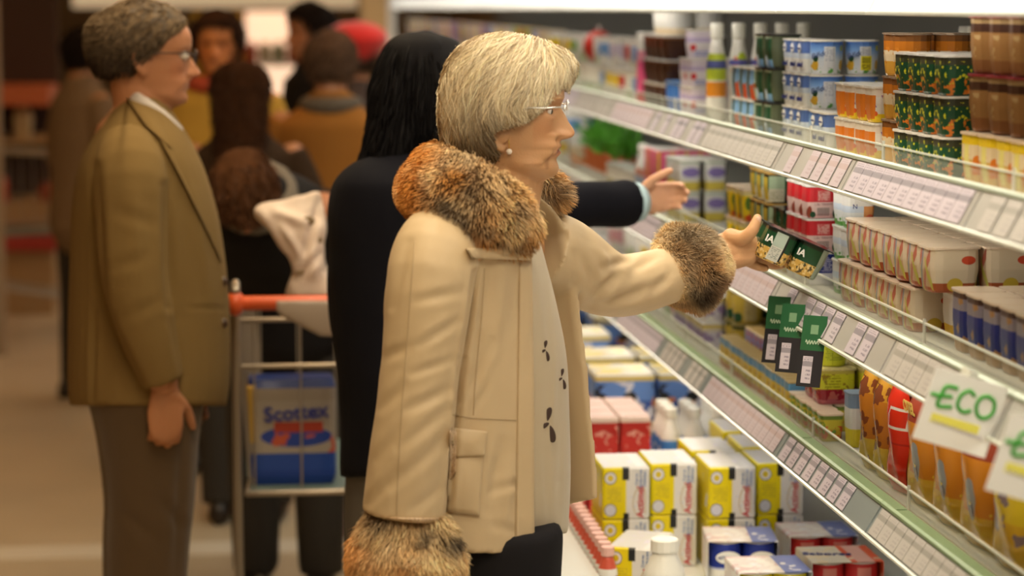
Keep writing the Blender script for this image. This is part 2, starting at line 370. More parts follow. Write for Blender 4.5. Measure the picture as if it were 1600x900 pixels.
# ================================================================== goods
def sq_ring(wx, wy, z, e=.5, n=16):
    out = []
    for j in range(n):
        a = 2 * math.pi * (j + .5) / n; c, s = math.cos(a), math.sin(a)
        out.append((math.copysign(abs(c) ** e, c) * wx / 2, math.copysign(abs(s) ** e, s) * wy / 2, z))
    return out
FOIL = mat('foil_white', (.80, .78, .74), rough=.25, spec=.6)
FOILC = mat('foil_cream', (.78, .62, .46), rough=.25, spec=.6)
CAPW = mat('cap_white', (.82, .80, .74), rough=.35)
KINDS = {}
def kind(key, shape, wx, wy, h, m, label, cat, lid=FOIL, e=.45, taper=.84, extra=None, name=None):
    parts = []
    if shape in ('sq', 'rd'):
        ee = e if shape == 'sq' else 1.0
        b = MB(); b.loft([sq_ring(wx*taper*.93, wy*taper*.93, 0, ee), sq_ring(wx*taper, wy*taper, h*.05, ee), sq_ring(wx*(.5+.5*taper)*1.03, wy*(.5+.5*taper)*1.03, h*.5, ee), sq_ring(wx*.95, wy*.95, h - .004, ee)])
        parts.append((name or 'yogurt_pot', b.mesh('yogurt_pot', m, smooth=False)))
        l = MB(); l.loft([sq_ring(wx*.995, wy*.995, h - .004, ee*.8), sq_ring(wx*.995, wy*.995, h - .0005, ee*.8)]); parts.append(('lid', l.mesh('lid', lid)))
    elif shape == 'box':
        b = MB(); r = min(wx, wy) * .03
        b.loft([sq_ring(wx - 2*r, wy - 2*r, 0, .12), sq_ring(wx, wy, r, .1), sq_ring(wx, wy, h - r, .1), sq_ring(wx - 2*r, wy - 2*r, h, .12)])
        parts.append((name or 'carton', b.mesh('carton', m)))
        if lid is not None:
            l = MB().box(-wx*.47, wx*.47, -wy*.47, wy*.47, h, h + .0008); parts.append(('top_panel', l.mesh('top_panel', lid)))
    elif shape == 'bottle':
        r = wx / 2
        b = MB().lathe([(r*.85, 0), (r, h*.03), (r, h*.55), (r*.93, h*.62), (r*.62, h*.78), (r*.55, h*.84)], n=14)
        parts.append((name or 'bottle', b.mesh('bottle', m, smooth=True)))
        c = MB().lathe([(r*.62, h*.84), (r*.66, h*.86), (r*.66, h*.985), (r*.6, h)], n=14); parts.append(('cap', c.mesh('cap', lid)))
    elif shape == 'bag':
        b = MB(); nn, kk = 9, 9
        def P(i, j, sgn):
            u, v = i / (nn-1) * 2 - 1, j / (kk-1); bul = (1 - u**4) * (1 - (2*v-1)**4) ** .7
            return (u * wx/2 * (1 - .06 * math.sin(v*9)), sgn * (wy/2 * bul + .0015) + .004*math.sin(3*u + 7*v), v * h)
        for sgn in (1, -1):
            b.add([P(i, j, sgn) for j in range(kk) for i in range(nn)], [(j*nn+i, j*nn+i+1, (j+1)*nn+i+1, (j+1)*nn+i) for j in range(kk-1) for i in range(nn-1)])
        parts.append((name or 'bag', b.mesh('bag', m, smooth=True)))
        s = MB().box(-wx*.49, wx*.49, -.0015, .0015, h - .004, h + .012); parts.append(('seal_strip', s.mesh('seal_strip', lid or FOIL)))
    if extra: parts += extra
    KINDS[key] = dict(parts=parts, wx=wx, wy=wy, h=h + (.0008 if shape == 'box' and lid is not None else 0), label=label, cat=cat); return KINDS[key]
def place(key, x, y, z, label=None, rz=0., group=None):
    k = KINDS[key]; root = None
    for p in k['parts']:
        if root is None:
            root = link(p[0], p[1], None, (x, y, z), (0, 0, rz)); tag(root, label or k['label'], k['cat'], group or key.replace('_', ' ') + ' goods')
        else:
            q = link(p[0], p[1], root)
            if len(p) > 2: q.location = p[2]
            if len(p) > 3: q.rotation_euler = p[3]
    return root
ORD = 'nearest second third fourth fifth sixth seventh eighth ninth tenth eleventh twelfth'.split()
def ordw(i): return ORD[i] if i < 12 else '%d%s' % (i + 1, {1: 'st', 2: 'nd', 3: 'rd'}.get((i + 1) % 10 if (i + 1) % 100 not in (11, 12, 13) else 0, 'th'))
LV = {1: [''], 2: ['lower layer', 'upper layer'], 3: ['bottom layer', 'middle layer', 'top layer'], 4: ['bottom layer', 'second layer', 'third layer', 'top layer']}
def block(deck, key, y, ny, nx=1, lv=1, x0=1.06, gap=.002, jit=.002, tw=''):
    """a block of goods on a shelf, from y away along the shelf; returns the y where it ends"""
    k = KINDS[key]; z0 = ZS[deck] + .0005 if deck in ZS else deck
    for i in range(ny):
        for j in range(nx):
            jx = random.uniform(-jit, jit)
            for l in range(lv):
                lab = k['label']
                if lv > 1: lab += ', ' + LV[lv][l]
                if ny > 1: lab += ', %s stack' % ordw(i) if lv > 1 else ', %s in row' % ordw(i)
                if nx > 1: lab += ' ' + ['at front', 'second row', 'third row', 'fourth row', 'fifth row'][j]
                if tw: lab += ' ' + tw
                place(key, x0 + k['wx'] * (j + .5) + j * gap + jx, y + k['wy'] * (i + .5) + i * gap, z0 + l * (k['h'] + .0003), lab)
    return y + ny * (k['wy'] + gap)
def U(px, X=1.06, z=1.2): return YX(px, X, z)
wh, cr, bk = (.80, .78, .74), (.74, .60, .40), (.015, .015, .015)
dg, gr, pg = (.012, .07, .03), (.10, .33, .07), (.42, .55, .42)
rd, dr, og, ye, yg = (.58, .02, .03), (.22, .015, .02), (.70, .20, .02), (.80, .58, .02), (.62, .60, .03)
bl, lb, nv, pu, pk, br, db = (.05, .16, .55), (.25, .48, .80), (.015, .03, .22), (.20, .13, .45), (.75, .10, .26), (.22, .09, .03), (.06, .022, .012)
LT = mat('lettering_white', (.85, .85, .82), rough=.4); LN = mat('lettering_navy', (.02, .03, .2), rough=.4); LR = mat('lettering_red', (.55, .03, .04)); LG = mat('lettering_green', (.05, .36, .04)); LB = mat('lettering_blue', (.10, .22, .5)); LY = mat('lettering_gold', (.8, .55, .1))
def txt(s, size, m, x, y, z, bold=0., rx=0., ry=0., rz=0., shear=0.): return ('lettering', text_mesh(s, size, m, bold, shear=shear), (x, y, z), (rx, ry, rz))
FX = -math.pi / 2     # turn lettering so that it faces the aisle

# ---- upper shelf
kind('flan', 'rd', .088, .088, .085, print_mat('p_flan', [('bands', [(0, br), (.25, (.30, .15, .05)), (.75, db), (.9, (.34, .22, .10))]), ('noise', 40, .58, .3, .7, (.45, .30, .14))]), 'brown caramel custard jar on upper shelf', 'jar', lid=mat('lid_maroon', dr), name='custard_jar')  # print tones lowered to carry the shade over these jars
kind('custard', 'sq', .078, .078, .075, print_mat('p_custard', [('bands', [(0, (.7, .45, .12)), (.5, cr), (.8, ye)]), ('noise', 45, .55, 0, .6, og), ('rect', 'Y', .3, .6, .1, .8, (.78, .68, .2))]), 'yellow and cream custard cup on upper shelf', 'cup', lid=FOILC, name='custard_cup')
kind('darkgreen', 'sq', .075, .07, .062, print_mat('p_darkgreen', [('bands', [(0, dg), (.8, (.05, .05, .03))]), ('noise', 110, .56, 0, .45, og), ('noise', 120, .62, .3, .9, yg)]), 'dark green fruit yogurt pot on upper shelf', 'yogurt', lid=FOIL)
kind('caramel', 'rd', .066, .066, .072, print_mat('p_caramel', [('bands', [(0, (.70, .38, .06)), (.35, cr), (.62, (.55, .18, .02)), (.85, br)]), ('noise', 50, .55, .3, .7, (.62, .22, .03))], rough=.12), 'glass custard pot with caramel top', 'dessert pot', lid=mat('lid_bronze', (.45, .33, .24), rough=.25, metal=.5), name='glass_pot')
kind('fruits', 'sq', .064, .064, .062, print_mat('p_fruits', [('bands', [(0, ye), (.25, wh), (.75, (.78, .70, .62))]), ('cells', 60, .28, .0, .42, (.75, .12, .02)), ('cells', 48, .26, .0, .5, ye), ('slant', 'X', .5, 3, .15, .45, .8, (.3, .2, .45)), ('rect', 'X', .0, .12, .1, .8, og)]), 'white yogurt pot printed with oranges and strawberries', 'yogurt')
blue_l = [('bands', [(0, (.72, .74, .76)), (.45, (.62, .70, .82)), (.72, (.22, .42, .80)), (.93, (.08, .2, .6))], 'LINEAR'), ('rect', 'X', .32, .68, .1, .85, (.68, .70, .76)), ('lines', 'X', .36, .64, .40, .8, 22, (.35, .38, .5)),
          ('noise', 130, .56, .03, .2, gr), ('ell', 'X', .90, .28, .07, .16, (.66, .40, .04)), ('ell', 'X', .10, .28, .07, .16, (.66, .40, .04)), ('ell', 'X', .10, .48, .06, .10, dg), ('ell', 'X', .9, .80, .06, .09, (.5, .5, .08))]
M_bluep = print_mat('p_bluep', blue_l)
kind('pineapple', 'rd', .066, .064, .0655, M_bluep, 'blue and white pineapple yogurt pot with grass print', 'yogurt', extra=[txt('Bífido', .014, LN, -.021, -.0285, .037, ry=-.25, shear=.3)])
kind('pineapple_code', 'rd', .066, .064, .0655, print_mat('p_bluec', blue_l + [('rect', 'X', .36, .70, .12, .56, (.80, .70, .02)), ('bars', 'X', .40, .66, .34, .52, 38, bk, .5), ('lines', 'X', .40, .66, .15, .32, 22, bk)]), 'blue pineapple yogurt pot with yellow barcode sticker', 'yogurt', extra=[txt('Bífido', .014, LN, -.021, -.0285, .037, ry=-.25, shear=.3)])
oval = MB(); oval.loft([[(0, math.cos(a)*.013, math.sin(a)*.009) for a in np.linspace(0, 2*math.pi, 17)[:-1]], [(-.0008, math.cos(a)*.013, math.sin(a)*.009) for a in np.linspace(0, 2*math.pi, 17)[:-1]]])
OVAL = oval.mesh('emblem', mat('emblem_white', (.85, .85, .85)))
kind('natural', 'sq', .064, .064, .0655, print_mat('p_natural', [('bands', [(0, (.78, .78, .76)), (.45, (.6, .68, .8)), (.62, (.10, .18, .48))]), ('rect', 'X', .3, .95, .1, .9, (.62, .70, .70))]), 'white and blue natural yogurt pot with oval emblem', 'yogurt', extra=[('emblem', OVAL, (-.0315, 0, .048)), txt('ASTURIANA', .0042, LN, -.0327, 0, .047, rz=FX), txt('natural', .016, LN, -.0305, 0, .017, rz=FX)])
kind('blackpack', 'sq', .068, .070, .068, print_mat('p_blackpack', [('bands', [(0, (.20, .40, .68)), (.26, dg), (.92, pg)]), ('rect', 'Y', .0, .10, 0, 1, (.10, .12, .07)), ('ell', 'Y', .6, .24, .16, .17, (.55, .68, .85)), ('rect', 'Y', .86, 1, 0, 1, (.5, .14, .04))]), 'dark green and blue tapered yogurt pack', 'yogurt', lid=mat('lid_black', (.04, .04, .04), rough=.2), extra=[txt('IA', .022, LT, -.0315, 0, .042, rz=FX)], taper=.88)
kind('palegreen', 'sq', .090, .075, .066, print_mat('p_palegreen', [('bands', [(0, pg), (.95, wh)]), ('lines', 'X', .2, .85, .25, .8, 16, (.2, .35, .25)), ('rect', 'X', 0, .08, 0, 1, (.22, .40, .66)), ('rect', 'Y', .35, .62, .0, 1, dg), ('rect', 'Y', .1, .3, 0, .5, (.62, .10, .03)), ('noise', 55, .62, .1, .7, (.5, .16, .03))]), 'pale green yogurt pack with small print', 'yogurt', taper=.9)
kind('drink', 'bottle', .047, .047, .222, print_mat('p_drink', [('bands', [(0, wh), (.92, wh)]), ('rect', 'X', 0, 1, .50, .82, (.50, .60, .05)), ('rect', 'X', 0, 1, .30, .48, (.75, .28, .03)), ('rect', 'X', 0, 1, .64, .74, (.10, .12, .35))]), 'white drinking yogurt bottle with green and orange label', 'bottle', lid=CAPW)
kind('drink_leaf', 'bottle', .047, .047, .222, print_mat('p_drinkleaf', [('bands', [(0, wh), (.9, wh)]), ('ell', 'X', .60, .62, .34, .22, (.50, .62, .04)), ('ell', 'X', .30, .62, .18, .17, (.75, .20, .03)), ('ell', 'X', .6, .32, .25, .06, (.70, .14, .04)), ('rect', 'X', 0, 1, .68, .75, (.12, .12, .40))]), 'white drinking yogurt bottle with green leaf print', 'bottle', lid=CAPW)
kind('lilac', 'sq', .072, .072, .068, print_mat('p_lilac', [('bands', [(0, (.66, .60, .72)), (.35, (.72, .68, .74)), (.6, (.45, .36, .62)), (.75, (.66, .58, .70))]), ('ell', 'X', .15, .4, .1, .13, rd), ('lines', 'X', .2, .9, .1, .3, 10, bl)]), 'lilac and white yogurt pot with pale rim', 'yogurt')
kind('bluetub', 'rd', .075, .075, .075, print_mat('p_bluetub', [('bands', [(0, bl), (.5, (.06, .2, .62)), (.95, wh)])]), 'plain bright blue yogurt tub', 'tub', lid=mat('lid_blue', (.10, .25, .6)))
kind('choc', 'sq', .082, .08, .062, print_mat('p_choc', [('bands', [(0, db), (.9, br)])], rough=.2), 'chocolate brown dessert pot with white rim', 'dessert pot')
kind('creampot', 'rd', .075, .075, .06, print_mat('p_creampot', [('bands', [(0, cr), (.3, wh)])]), 'white cream pot resting on chocolate desserts', 'pot')
kind('pinkbox', 'box', .06, .03, .19, print_mat('p_pinkbox', [('bands', [(0, rd), (.15, pk), (.6, (.78, .3, .42)), (.75, wh)])]), 'tall pink and white carton on upper shelf', 'carton', lid=None)

za = 1.52
y = block('upper', 'custard', 2.75, 10, 2, 1, x0=1.065); 
block(ZS['upper'] + .0765, 'flan', 2.75, 9, 1, 2, x0=1.07)
y = U(1476, 1.06, za); y2 = U(1398, 1.06, za)
block('upper', 'darkgreen', 3.60, 4, 2, 3, x0=1.055)
block('upper', 'caramel', 3.905, 2, 2, 3, x0=1.070)
block('upper', 'fruits', 4.06, 4, 2, 2, x0=1.065)
yb = U(1270, 1.075, 1.55)
for l in range(3):      # the blue pots: three layers, two deep, near end in view
    for j in range(2):
        key = 'pineapple_code' if (l == 2 and j == 1) else 'pineapple'
        place(key, 1.075 + .033 + j * .069, yb + .032, ZS['upper'] + .0005 + l * .0658, 'blue yogurt pot with %s, %s of near stack %s' % ('yellow barcode sticker' if 'code' in key else 'pineapple and grass print', ['bottom', 'middle', 'top'][l], ['at front', 'one deeper'][j]))
block('upper', 'natural', yb + .067, 3, 1, 3, x0=1.07)
block('upper', 'natural', yb - .14, 2, 1, 1, x0=1.065, tw='before the blue pots')
ye_ = block('upper', 'blackpack', yb + .275, 2, 1, 3, x0=1.05)
ye_ = block('upper', 'palegreen', max(ye_ + .03, YX(1174, 1.05, 1.52)), 3, 1, 2, x0=1.05)
for j in range(5):
    place('drink' if j in (0, 3) else 'drink_leaf', 1.074 + j * .050, max(5.46, ye_ + .03), ZS['upper'] + .0005, 'white drinking yogurt bottle with %s label, %s from the front' % ('green and orange' if j in (0, 3) else 'leaf', ORD[j]))
y = block('upper', 'lilac', max(5.56, U(1076, 1.06, za)), 2, 2, 2, x0=1.06); block(ZS['upper'] + .137, 'lilac', y - .148, 1, 1, 1, x0=1.06, tw='alone on top')
y = block('upper', 'bluetub', y + .05, 2, 2, 1)
y = block('upper', 'choc', y + .02, 4, 2, 3, x0=1.06); block(ZS['upper'] + .188, 'creampot', y - .32, 3, 2, 1, x0=1.07)
y = block('upper', 'pinkbox', y + .02, 2, 1, 1)
UP_END = y
for j in range(26):
    place('drink_leaf' if j % 3 else 'drink', 1.38, 3.15 + j * .056, ZS['upper'] + .0005, 'drinking yogurt bottle in the back row of upper shelf, %s in row' % ordw(j))
# ---- middle shelf
kind('stripe', 'sq', .088, .078, .072, print_mat('p_stripe', [('bands', [(0, (.45, .12, .05)), (.12, (.62, .42, .24)), (.5, (.66, .50, .34))]), ('slant', 'Y', .5, 2, .3, .0, 1, (.55, .16, .10)), ('slant', 'Y', -.4, 2, .22, 0, .8, (.55, .50, .10)), ('slant', 'Y', .2, 1.5, .15, 0, 1, (.25, .28, .36)), ('rect', 'Y', 0, .12, 0, 1, (.74, .60, .42)), ('ell', 'X', .75, .75, .14, .10, (.66, .08, .03)), ('rect', 'Y', 0, .12, 0, .22, (.42, .10, .03)), ('ell', 'X', .5, .18, .15, .16, (.66, .46, .05))]), 'cream yogurt pot with red stripes and foil lid', 'yogurt', lid=FOILC, taper=.86)
kind('goldbase', 'sq', .075, .075, .075, print_mat('p_goldbase', [('bands', [(0, (.78, .48, .02)), (.3, (.76, .70, .64)), (.9, wh)]), ('ell', 'X', .5, .42, .2, .2, (.55, .5, .5)), ('rect', 'X', .6, .85, .7, .9, rd)]), 'white yogurt pot with golden base', 'yogurt', lid=FOILC)
kind('grass', 'sq', .056, .060, .062, print_mat('p_grass', [('bands', [(0, gr), (.14, (.68, .72, .74)), (.5, (.55, .64, .76)), (.7, (.72, .72, .70))]), ('noise', 110, .52, .1, .34, gr), ('rect', 'X', .58, 1, 0, .7, (.62, .28, .10)), ('ell', 'X', .8, .25, .2, .2, (.66, .12, .05))]), 'white yogurt pot with grass and sky print', 'yogurt', extra=[txt('N', .012, LN, -.012, -.0285, .040)])
red_l = [('bands', [(0, (.70, .42, .42)), (.15, (.76, .56, .54)), (.52, rd), (.95, (.66, .03, .05))]), ('rect', 'X', .34, .76, .56, .9, (.62, .12, .12)), ('lines', 'X', .36, .74, .57, .88, 24, (.8, .55, .5)), ('lines', 'X', .25, .85, .42, .5, 26, (.3, .1, .12)), ('bars', 'X', .34, .74, .08, .34, 30, bk, .5), ('ell', 'X', .1, .2, .07, .2, (.28, .05, .03)), ('ell', 'X', .2, .12, .09, .1, dg), ('ell', 'X', .92, .15, .07, .14, dg)]
kind('strawberry', 'sq', .060, .060, .0625, print_mat('p_red', red_l), 'red and pink strawberry yogurt pot with barcode', 'yogurt', e=.35, taper=.9)
kind('bluebase', 'sq', .060, .060, .0625, print_mat('p_blueb', [('bands', [(0, (.74, .74, .78)), (.38, nv), (.95, (.03, .06, .36))]), ('lines', 'X', .5, .95, .45, .9, 16, (.6, .6, .75)), ('rect', 'X', .15, .3, .5, .85, (.6, .64, .8))]), 'navy and white yogurt pot with small print', 'yogurt', e=.35, taper=.9)
nut_l = [('bands', [(0, (.10, .07, .03)), (.35, (.012, .06, .025)), (.9, (.02, .03, .02))]), ('noise', 130, .46, .0, .42, (.62, .38, .09)), ('noise', 170, .55, .0, .42, (.78, .58, .25)), ('rect', 'X', .30, .66, .06, .96, (.42, .50, .44)), ('rect', 'X', .30, .66, .06, .52, (.60, .60, .54)), ('lines', 'X', .34, .62, .12, .48, 20, (.25, .28, .25)), ('rect', 'X', .66, .72, .1, .9, bk)]
LIDK = mat('lid_black_gloss', (.03, .028, .03), rough=.12)
kind('walnut', 'sq', .066, .064, .062, print_mat('p_walnut', nut_l, rough=.15), 'dark green walnut yogurt pot with pale label panel', 'yogurt', lid=LIDK, e=.5, taper=.86, extra=[txt('IA', .016, LT, -.021, -.0325, .036)])
kind('tomato', 'sq', .066, .064, .062, print_mat('p_tomato', [('bands', [(0, bk), (.3, dg), (.9, bk)]), ('rect', 'X', .05, .55, .05, .95, (.34, .44, .30)), ('rect', 'X', .05, .55, .05, .5, (.56, .54, .42)), ('lines', 'X', .1, .5, .1, .45, 16, (.3, .3, .2)), ('ell', 'X', .8, .18, .17, .16, (.62, .05, .03)), ('rect', 'Y', .2, .7, .1, .9, (.55, .4, .04))], rough=.2), 'green and black yogurt pot with red berry', 'yogurt', lid=mat('lid_gold', (.62, .38, .10), rough=.25, metal=.3), e=.5)
kind('yellowfruit', 'sq', .062, .062, .068, print_mat('p_yfruit', [('bands', [(0, (.74, .42, .02)), (.2, ye), (.85, (.72, .62, .3))]), ('ell', 'X', .4, .12, .3, .14, (.70, .08, .02)), ('rect', 'Y', .5, .9, .1, .8, dg), ('ell', 'X', .2, .6, .12, .22, (.1, .2, .03))]), 'yellow fruit yogurt pot', 'yogurt', lid=FOILC, e=.5)
kind('purple', 'sq', .060, .064, .075, print_mat('p_purple', [('bands', [(0, (.74, .60, .10)), (.3, (.72, .72, .72)), (.92, (.5, .6, .5))]), ('ell', 'X', .52, .62, .40, .17, (.26, .20, .52)), ('rect', 'X', .92, 1, 0, 1, bk), ('bars', 'Y', .14, 1, .05, .9, 4, (.36, .22, .06), .4)]), 'white yogurt pot with purple oval and yellow base', 'yogurt')
kind('magenta', 'box', .07, .05, .075, print_mat('p_magenta', [('bands', [(0, (.62, .05, .12)), (.2, pk), (.9, (.62, .05, .12))]), ('bars', 'X', 0, 1, .0, .95, 2, (.70, .40, .03), .22)]), 'magenta pink carton with yellow stripe', 'carton', lid=FOIL)
kind('whitecap', 'bottle', .046, .046, .15, print_mat('p_whitecap', [('bands', [(0, wh), (.3, (.35, .45, .6)), (.55, (.66, .30, .22)), (.7, wh)])]), 'slim drinking yogurt bottle with white cap', 'bottle', lid=CAPW)
kind('lemon', 'rd', .075, .075, .07, print_mat('p_lemon', [('bands', [(0, (.74, .62, .2)), (.4, wh)]), ('noise', 40, .55, .1, .6, ye)]), 'white and lemon yellow yogurt tub', 'tub')
zb_ = 1.27
yb = YX(1452, 1.06, 1.31)
block('middle', 'goldbase', yb + .01, 1, 2, 1, x0=1.10); 
block('middle', 'stripe', yb + .10, 6, 1, 1, x0=1.055, tw='lower tier')
block(ZS['middle'] + .0757, 'stripe', yb, 7, 2, 1, x0=1.06, tw='upper tier')
kind('navycup', 'sq', .072, .075, .095, print_mat('p_navycup', [('bands', [(0, (.40, .20, .06)), (.25, (.03, .04, .22)), (.7, (.30, .26, .30)), (.9, (.10, .05, .04))]), ('noise', 35, .56, .1, .9, (.42, .22, .08))]), 'navy and orange dessert cup at the near end', 'cup', lid=FOILC, name='dessert_cup')
block('middle', 'navycup', 2.75, 11, 2, 1, x0=1.07)
yg_ = YX(1314, 1.06, 1.27)
block('middle', 'grass', yg_, 2, 1, 3, x0=1.068)
yr_ = YX(1264, 1.052, 1.27)
for i in range(3):
    for j in range(2):
        for l, kk in enumerate(('bluebase', 'strawberry', 'strawberry')):
            place(kk, 1.047 + .030 + j * .061, yr_ + .03 + i * .062, ZS['middle'] + .0005 + l * .0628, '%s, %s layer, %s stack %s' % (KINDS[kk]['label'], ['bottom', 'middle', 'top'][l], ORD[i], ['at front', 'at back'][j]))
yy = yr_ + .20
yy = block('middle', 'walnut', yy, 2, 2, 2, x0=1.05)
yy = block('middle', 'tomato', yy + .03, 3, 2, 3, x0=1.05)
yy = block('middle', 'yellowfruit', yy + .02, 3, 1, 2, x0=1.045); 
yy = block('middle', 'purple', max(yy + .03, YX(1060, 1.05, 1.27)), 3, 2, 2, x0=1.05)
yy = block('middle', 'magenta', yy + .15, 4, 2, 2, x0=1.06)
yy = block('middle', 'whitecap', yy + .02, 3, 1, 1, x0=1.055)
yy = block('middle', 'lemon', yy + .05, 6, 1, 1, x0=1.05)
MID_HERB = yy + .05
# ---- lower shelf
kind('yellowbag', 'bag', .15, .05, .16, print_mat('p_ybag', [('bands', [(0, (.70, .42, .03)), (.5, (.74, .54, .03)), (.8, (.72, .36, .03))]), ('noise', 30, .58, .1, .9, (.25, .18, .2)), ('ell', 'X', .3, .5, .12, .14, (.35, .32, .4))], rough=.2), 'yellow plastic bag of snacks', 'bag', lid=mat('seal_orange', (.72, .36, .05)))
kind('hotdog', 'bag', .14, .045, .185, print_mat('p_hotdog', [('bands', [(0, (.72, .42, .03)), (.3, (.66, .24, .02)), (.75, (.36, .06, .03))]), ('ell', 'X', .24, .62, .10, .13, (.36, .38, .40)), ('ell', 'X', .62, .42, .16, .17, (.36, .38, .40)), ('ell', 'X', .62, .34, .12, .07, (.12, .06, .10)), ('ell', 'X', .24, .54, .07, .05, (.10, .06, .10)), ('noise', 45, .6, 0, .4, (.8, .55, .05))], rough=.2), 'orange sausage bag with grey ovals', 'bag', lid=mat('seal_red', (.45, .06, .03)), extra=[txt('OTEL', .026, LY, -.02, -.026, .158, bold=.001, rx=.15)])
kind('redpack', 'bag', .10, .035, .175, print_mat('p_redpack', [('bands', [(0, (.68, .03, .01)), (.48, (.50, .02, .01)), (.50, (.68, .03, .01))]), ('rect', 'X', .45, .95, .62, .82, (.74, .66, .56)), ('rect', 'X', .49, .91, .645, .795, (.66, .03, .01))], rough=.2), 'bright red plastic pouch with outlined panel', 'pouch', lid=mat('seal_red2', (.66, .03, .01)))
kind('brownpack', 'bag', .09, .035, .17, print_mat('p_brownpack', [('bands', [(0, (.70, .48, .05)), (.35, (.52, .18, .02)), (.8, (.62, .30, .03))]), ('noise', 35, .55, .1, .95, (.22, .06, .02))], rough=.2), 'brown and yellow sausage pouch', 'pouch', lid=mat('seal_yellow', (.75, .6, .1)))
kind('pinkpack', 'sq', .07, .07, .10, print_mat('p_pinkpack', [('bands', [(0, (.62, .36, .22)), (.4, (.66, .24, .20)), (.8, (.55, .30, .2))]), ('noise', 40, .55, .1, .9, (.74, .60, .46))]), 'pinkish tall dessert cup', 'cup', lid=FOILC)
kind('skypack', 'sq', .050, .055, .10, print_mat('p_skypack', [('bands', [(0, (.66, .55, .03)), (.35, (.70, .70, .66)), (.75, (.20, .28, .40))]), ('ell', 'X', .5, .2, .3, .12, (.72, .6, .03))]), 'white and slate cup with yellow base', 'cup', lid=mat('lid_slate', (.2, .26, .34)))
kind('grape', 'sq', .080, .068, .068, print_mat('p_grape', [('bands', [(0, (.42, .10, .12)), (.16, (.48, .12, .10)), (.4, yg), (.9, (.55, .45, .08))]), ('noise', 55, .52, .12, .45, (.30, .015, .03)), ('noise', 70, .6, .4, .9, (.30, .20, .02)), ('lines', 'X', .2, .6, .5, .85, 12, (.3, .28, .02))], rough=.2), 'yellow fruit yogurt pack with dark grapes', 'yogurt', lid=mat('foil_print', (.62, .52, .22), rough=.25, var=.5, vscale=60), e=.35)
kind('lime', 'rd', .062, .062, .060, print_mat('p_lime', [('bands', [(0, (.50, .52, .03)), (.9, (.4, .45, .05))]), ('lines', 'X', .2, .8, .2, .85, 14, (.2, .26, .02))]), 'lime yellow yogurt pot with printed text', 'yogurt', lid=mat('lid_dkgreen', (.05, .12, .03)))
kind('smallfruit', 'sq', .045, .045, .052, print_mat('p_smallfruit', [('bands', [(0, (.55, .40, .04)), (.5, (.60, .50, .05)), (.85, (.2, .28, .05))]), ('noise', 90, .52, .1, .6, (.62, .08, .03)), ('noise', 80, .6, .3, 1, (.15, .3, .04))], rough=.2), 'small yellow pot dotted with red fruit', 'yogurt', lid=FOILC)
kind('kids', 'box', .040, .042, .066, print_mat('p_kids', [('bands', [(0, (.66, .10, .03)), (.2, ye), (.5, (.74, .50, .03)), (.72, (.12, .36, .66)), (.95, (.42, .30, .12))]), ('noise', 70, .55, .15, .6, (.55, .30, .02)), ('rect', 'Y', .82, 1, 0, 1, (.66, .66, .72))]), 'small yellow and blue dessert carton', 'carton', lid=None)
kind('kidsback', 'box', .040, .042, .066, print_mat('p_kidsb', [('bands', [(0, (.55, .40, .16)), (.5, (.55, .42, .2)), (.55, (.25, .32, .6)), (.92, (.6, .4, .15))]), ('noise', 70, .58, .4, .9, (.55, .10, .06))]), 'blue topped mini dessert carton, raised back row', 'carton', lid=None)
kind('goldjar', 'rd', .074, .074, .080, print_mat('p_goldjar', [('bands', [(0, (.35, .24, .04)), (.12, (.45, .32, .05)), (.88, (.10, .10, .03))]), ('rect', 'X', .3, .7, .1, .85, (.42, .33, .14)), ('ell', 'X', .12, .2, .12, .15, dg), ('lines', 'X', .34, .66, .3, .75, 14, (.3, .22, .08))], rough=.2), 'dark golden jar with beige label', 'jar', lid=mat('lid_dkgold', (.25, .2, .06)))
kind('violet', 'sq', .055, .055, .062, print_mat('p_violet', [('bands', [(0, wh), (.3, (.30, .22, .42)), (.7, (.66, .60, .50)), (.85, (.66, .5, .1))]), ('noise', 50, .55, .1, .7, (.62, .58, .66))]), 'violet and white yogurt pot', 'yogurt')
zc = .98
def bagrow(key, ys, x, n0, tw=''):
    for i, y_ in enumerate(ys): place(key, x, y_, ZS['lower'] + .0005, '%s facing the aisle, %s one%s' % (KINDS[key]['label'], ORD[i], tw), rz=-math.pi/2)
bagrow('yellowbag', [2.80, 2.955, 3.11, 3.265], 1.080, 0); bagrow('yellowbag', [2.80, 2.955, 3.11, 3.265], 1.14, 0, ' behind')
bagrow('hotdog', [3.425, 3.572, 3.719], 1.078, 0); bagrow('hotdog', [3.425, 3.572, 3.719], 1.132, 0, ' behind')
bagrow('redpack', [3.846], 1.072, 0); bagrow('redpack', [3.846], 1.115, 0, ' behind'); bagrow('brownpack', [3.95, 4.045], 1.075, 0); bagrow('brownpack', [3.95, 4.045], 1.118, 0, ' behind')
yq = block('lower', 'pinkpack', 4.10, 2, 2, 1, x0=1.10)
yq = block('lower', 'skypack', max(yq, YX(1320, 1.07, .97)), 1, 1, 1, x0=1.085); 
ym = YX(1268, 1.05, .96)
ya_ = block('lower', 'smallfruit', yq + .01, max(3, int((ym + .20 - yq) / .047)), 1, 1, x0=1.05)
block(ZS['lower'] + .0527, 'grape', ym + .02, 2, 2, 1, x0=1.065); block(ZS['lower'] + .0527 + .0685, 'lime', ym + .04, 1, 2, 1, x0=1.075)
block('lower', 'smallfruit', ym + .02, 4, 2, 1, x0=1.10, tw='under the grape packs')
nk = int((5.34 - ya_) / .044)
block('lower', 'kids', ya_ + .01, nk, 1, 1, x0=1.055); 
MB_r = MB().box(1.105, 1.19, ya_, ya_ + nk * .044 + .02, ZS['lower'], ZS['lower'] + .018); cpart('riser', MB_r, M_steel)
block(ZS['lower'] + .0185, 'kidsback', ya_ + .01, nk, 1, 1, x0=1.115)
yz = ya_ + nk * .044 + .05
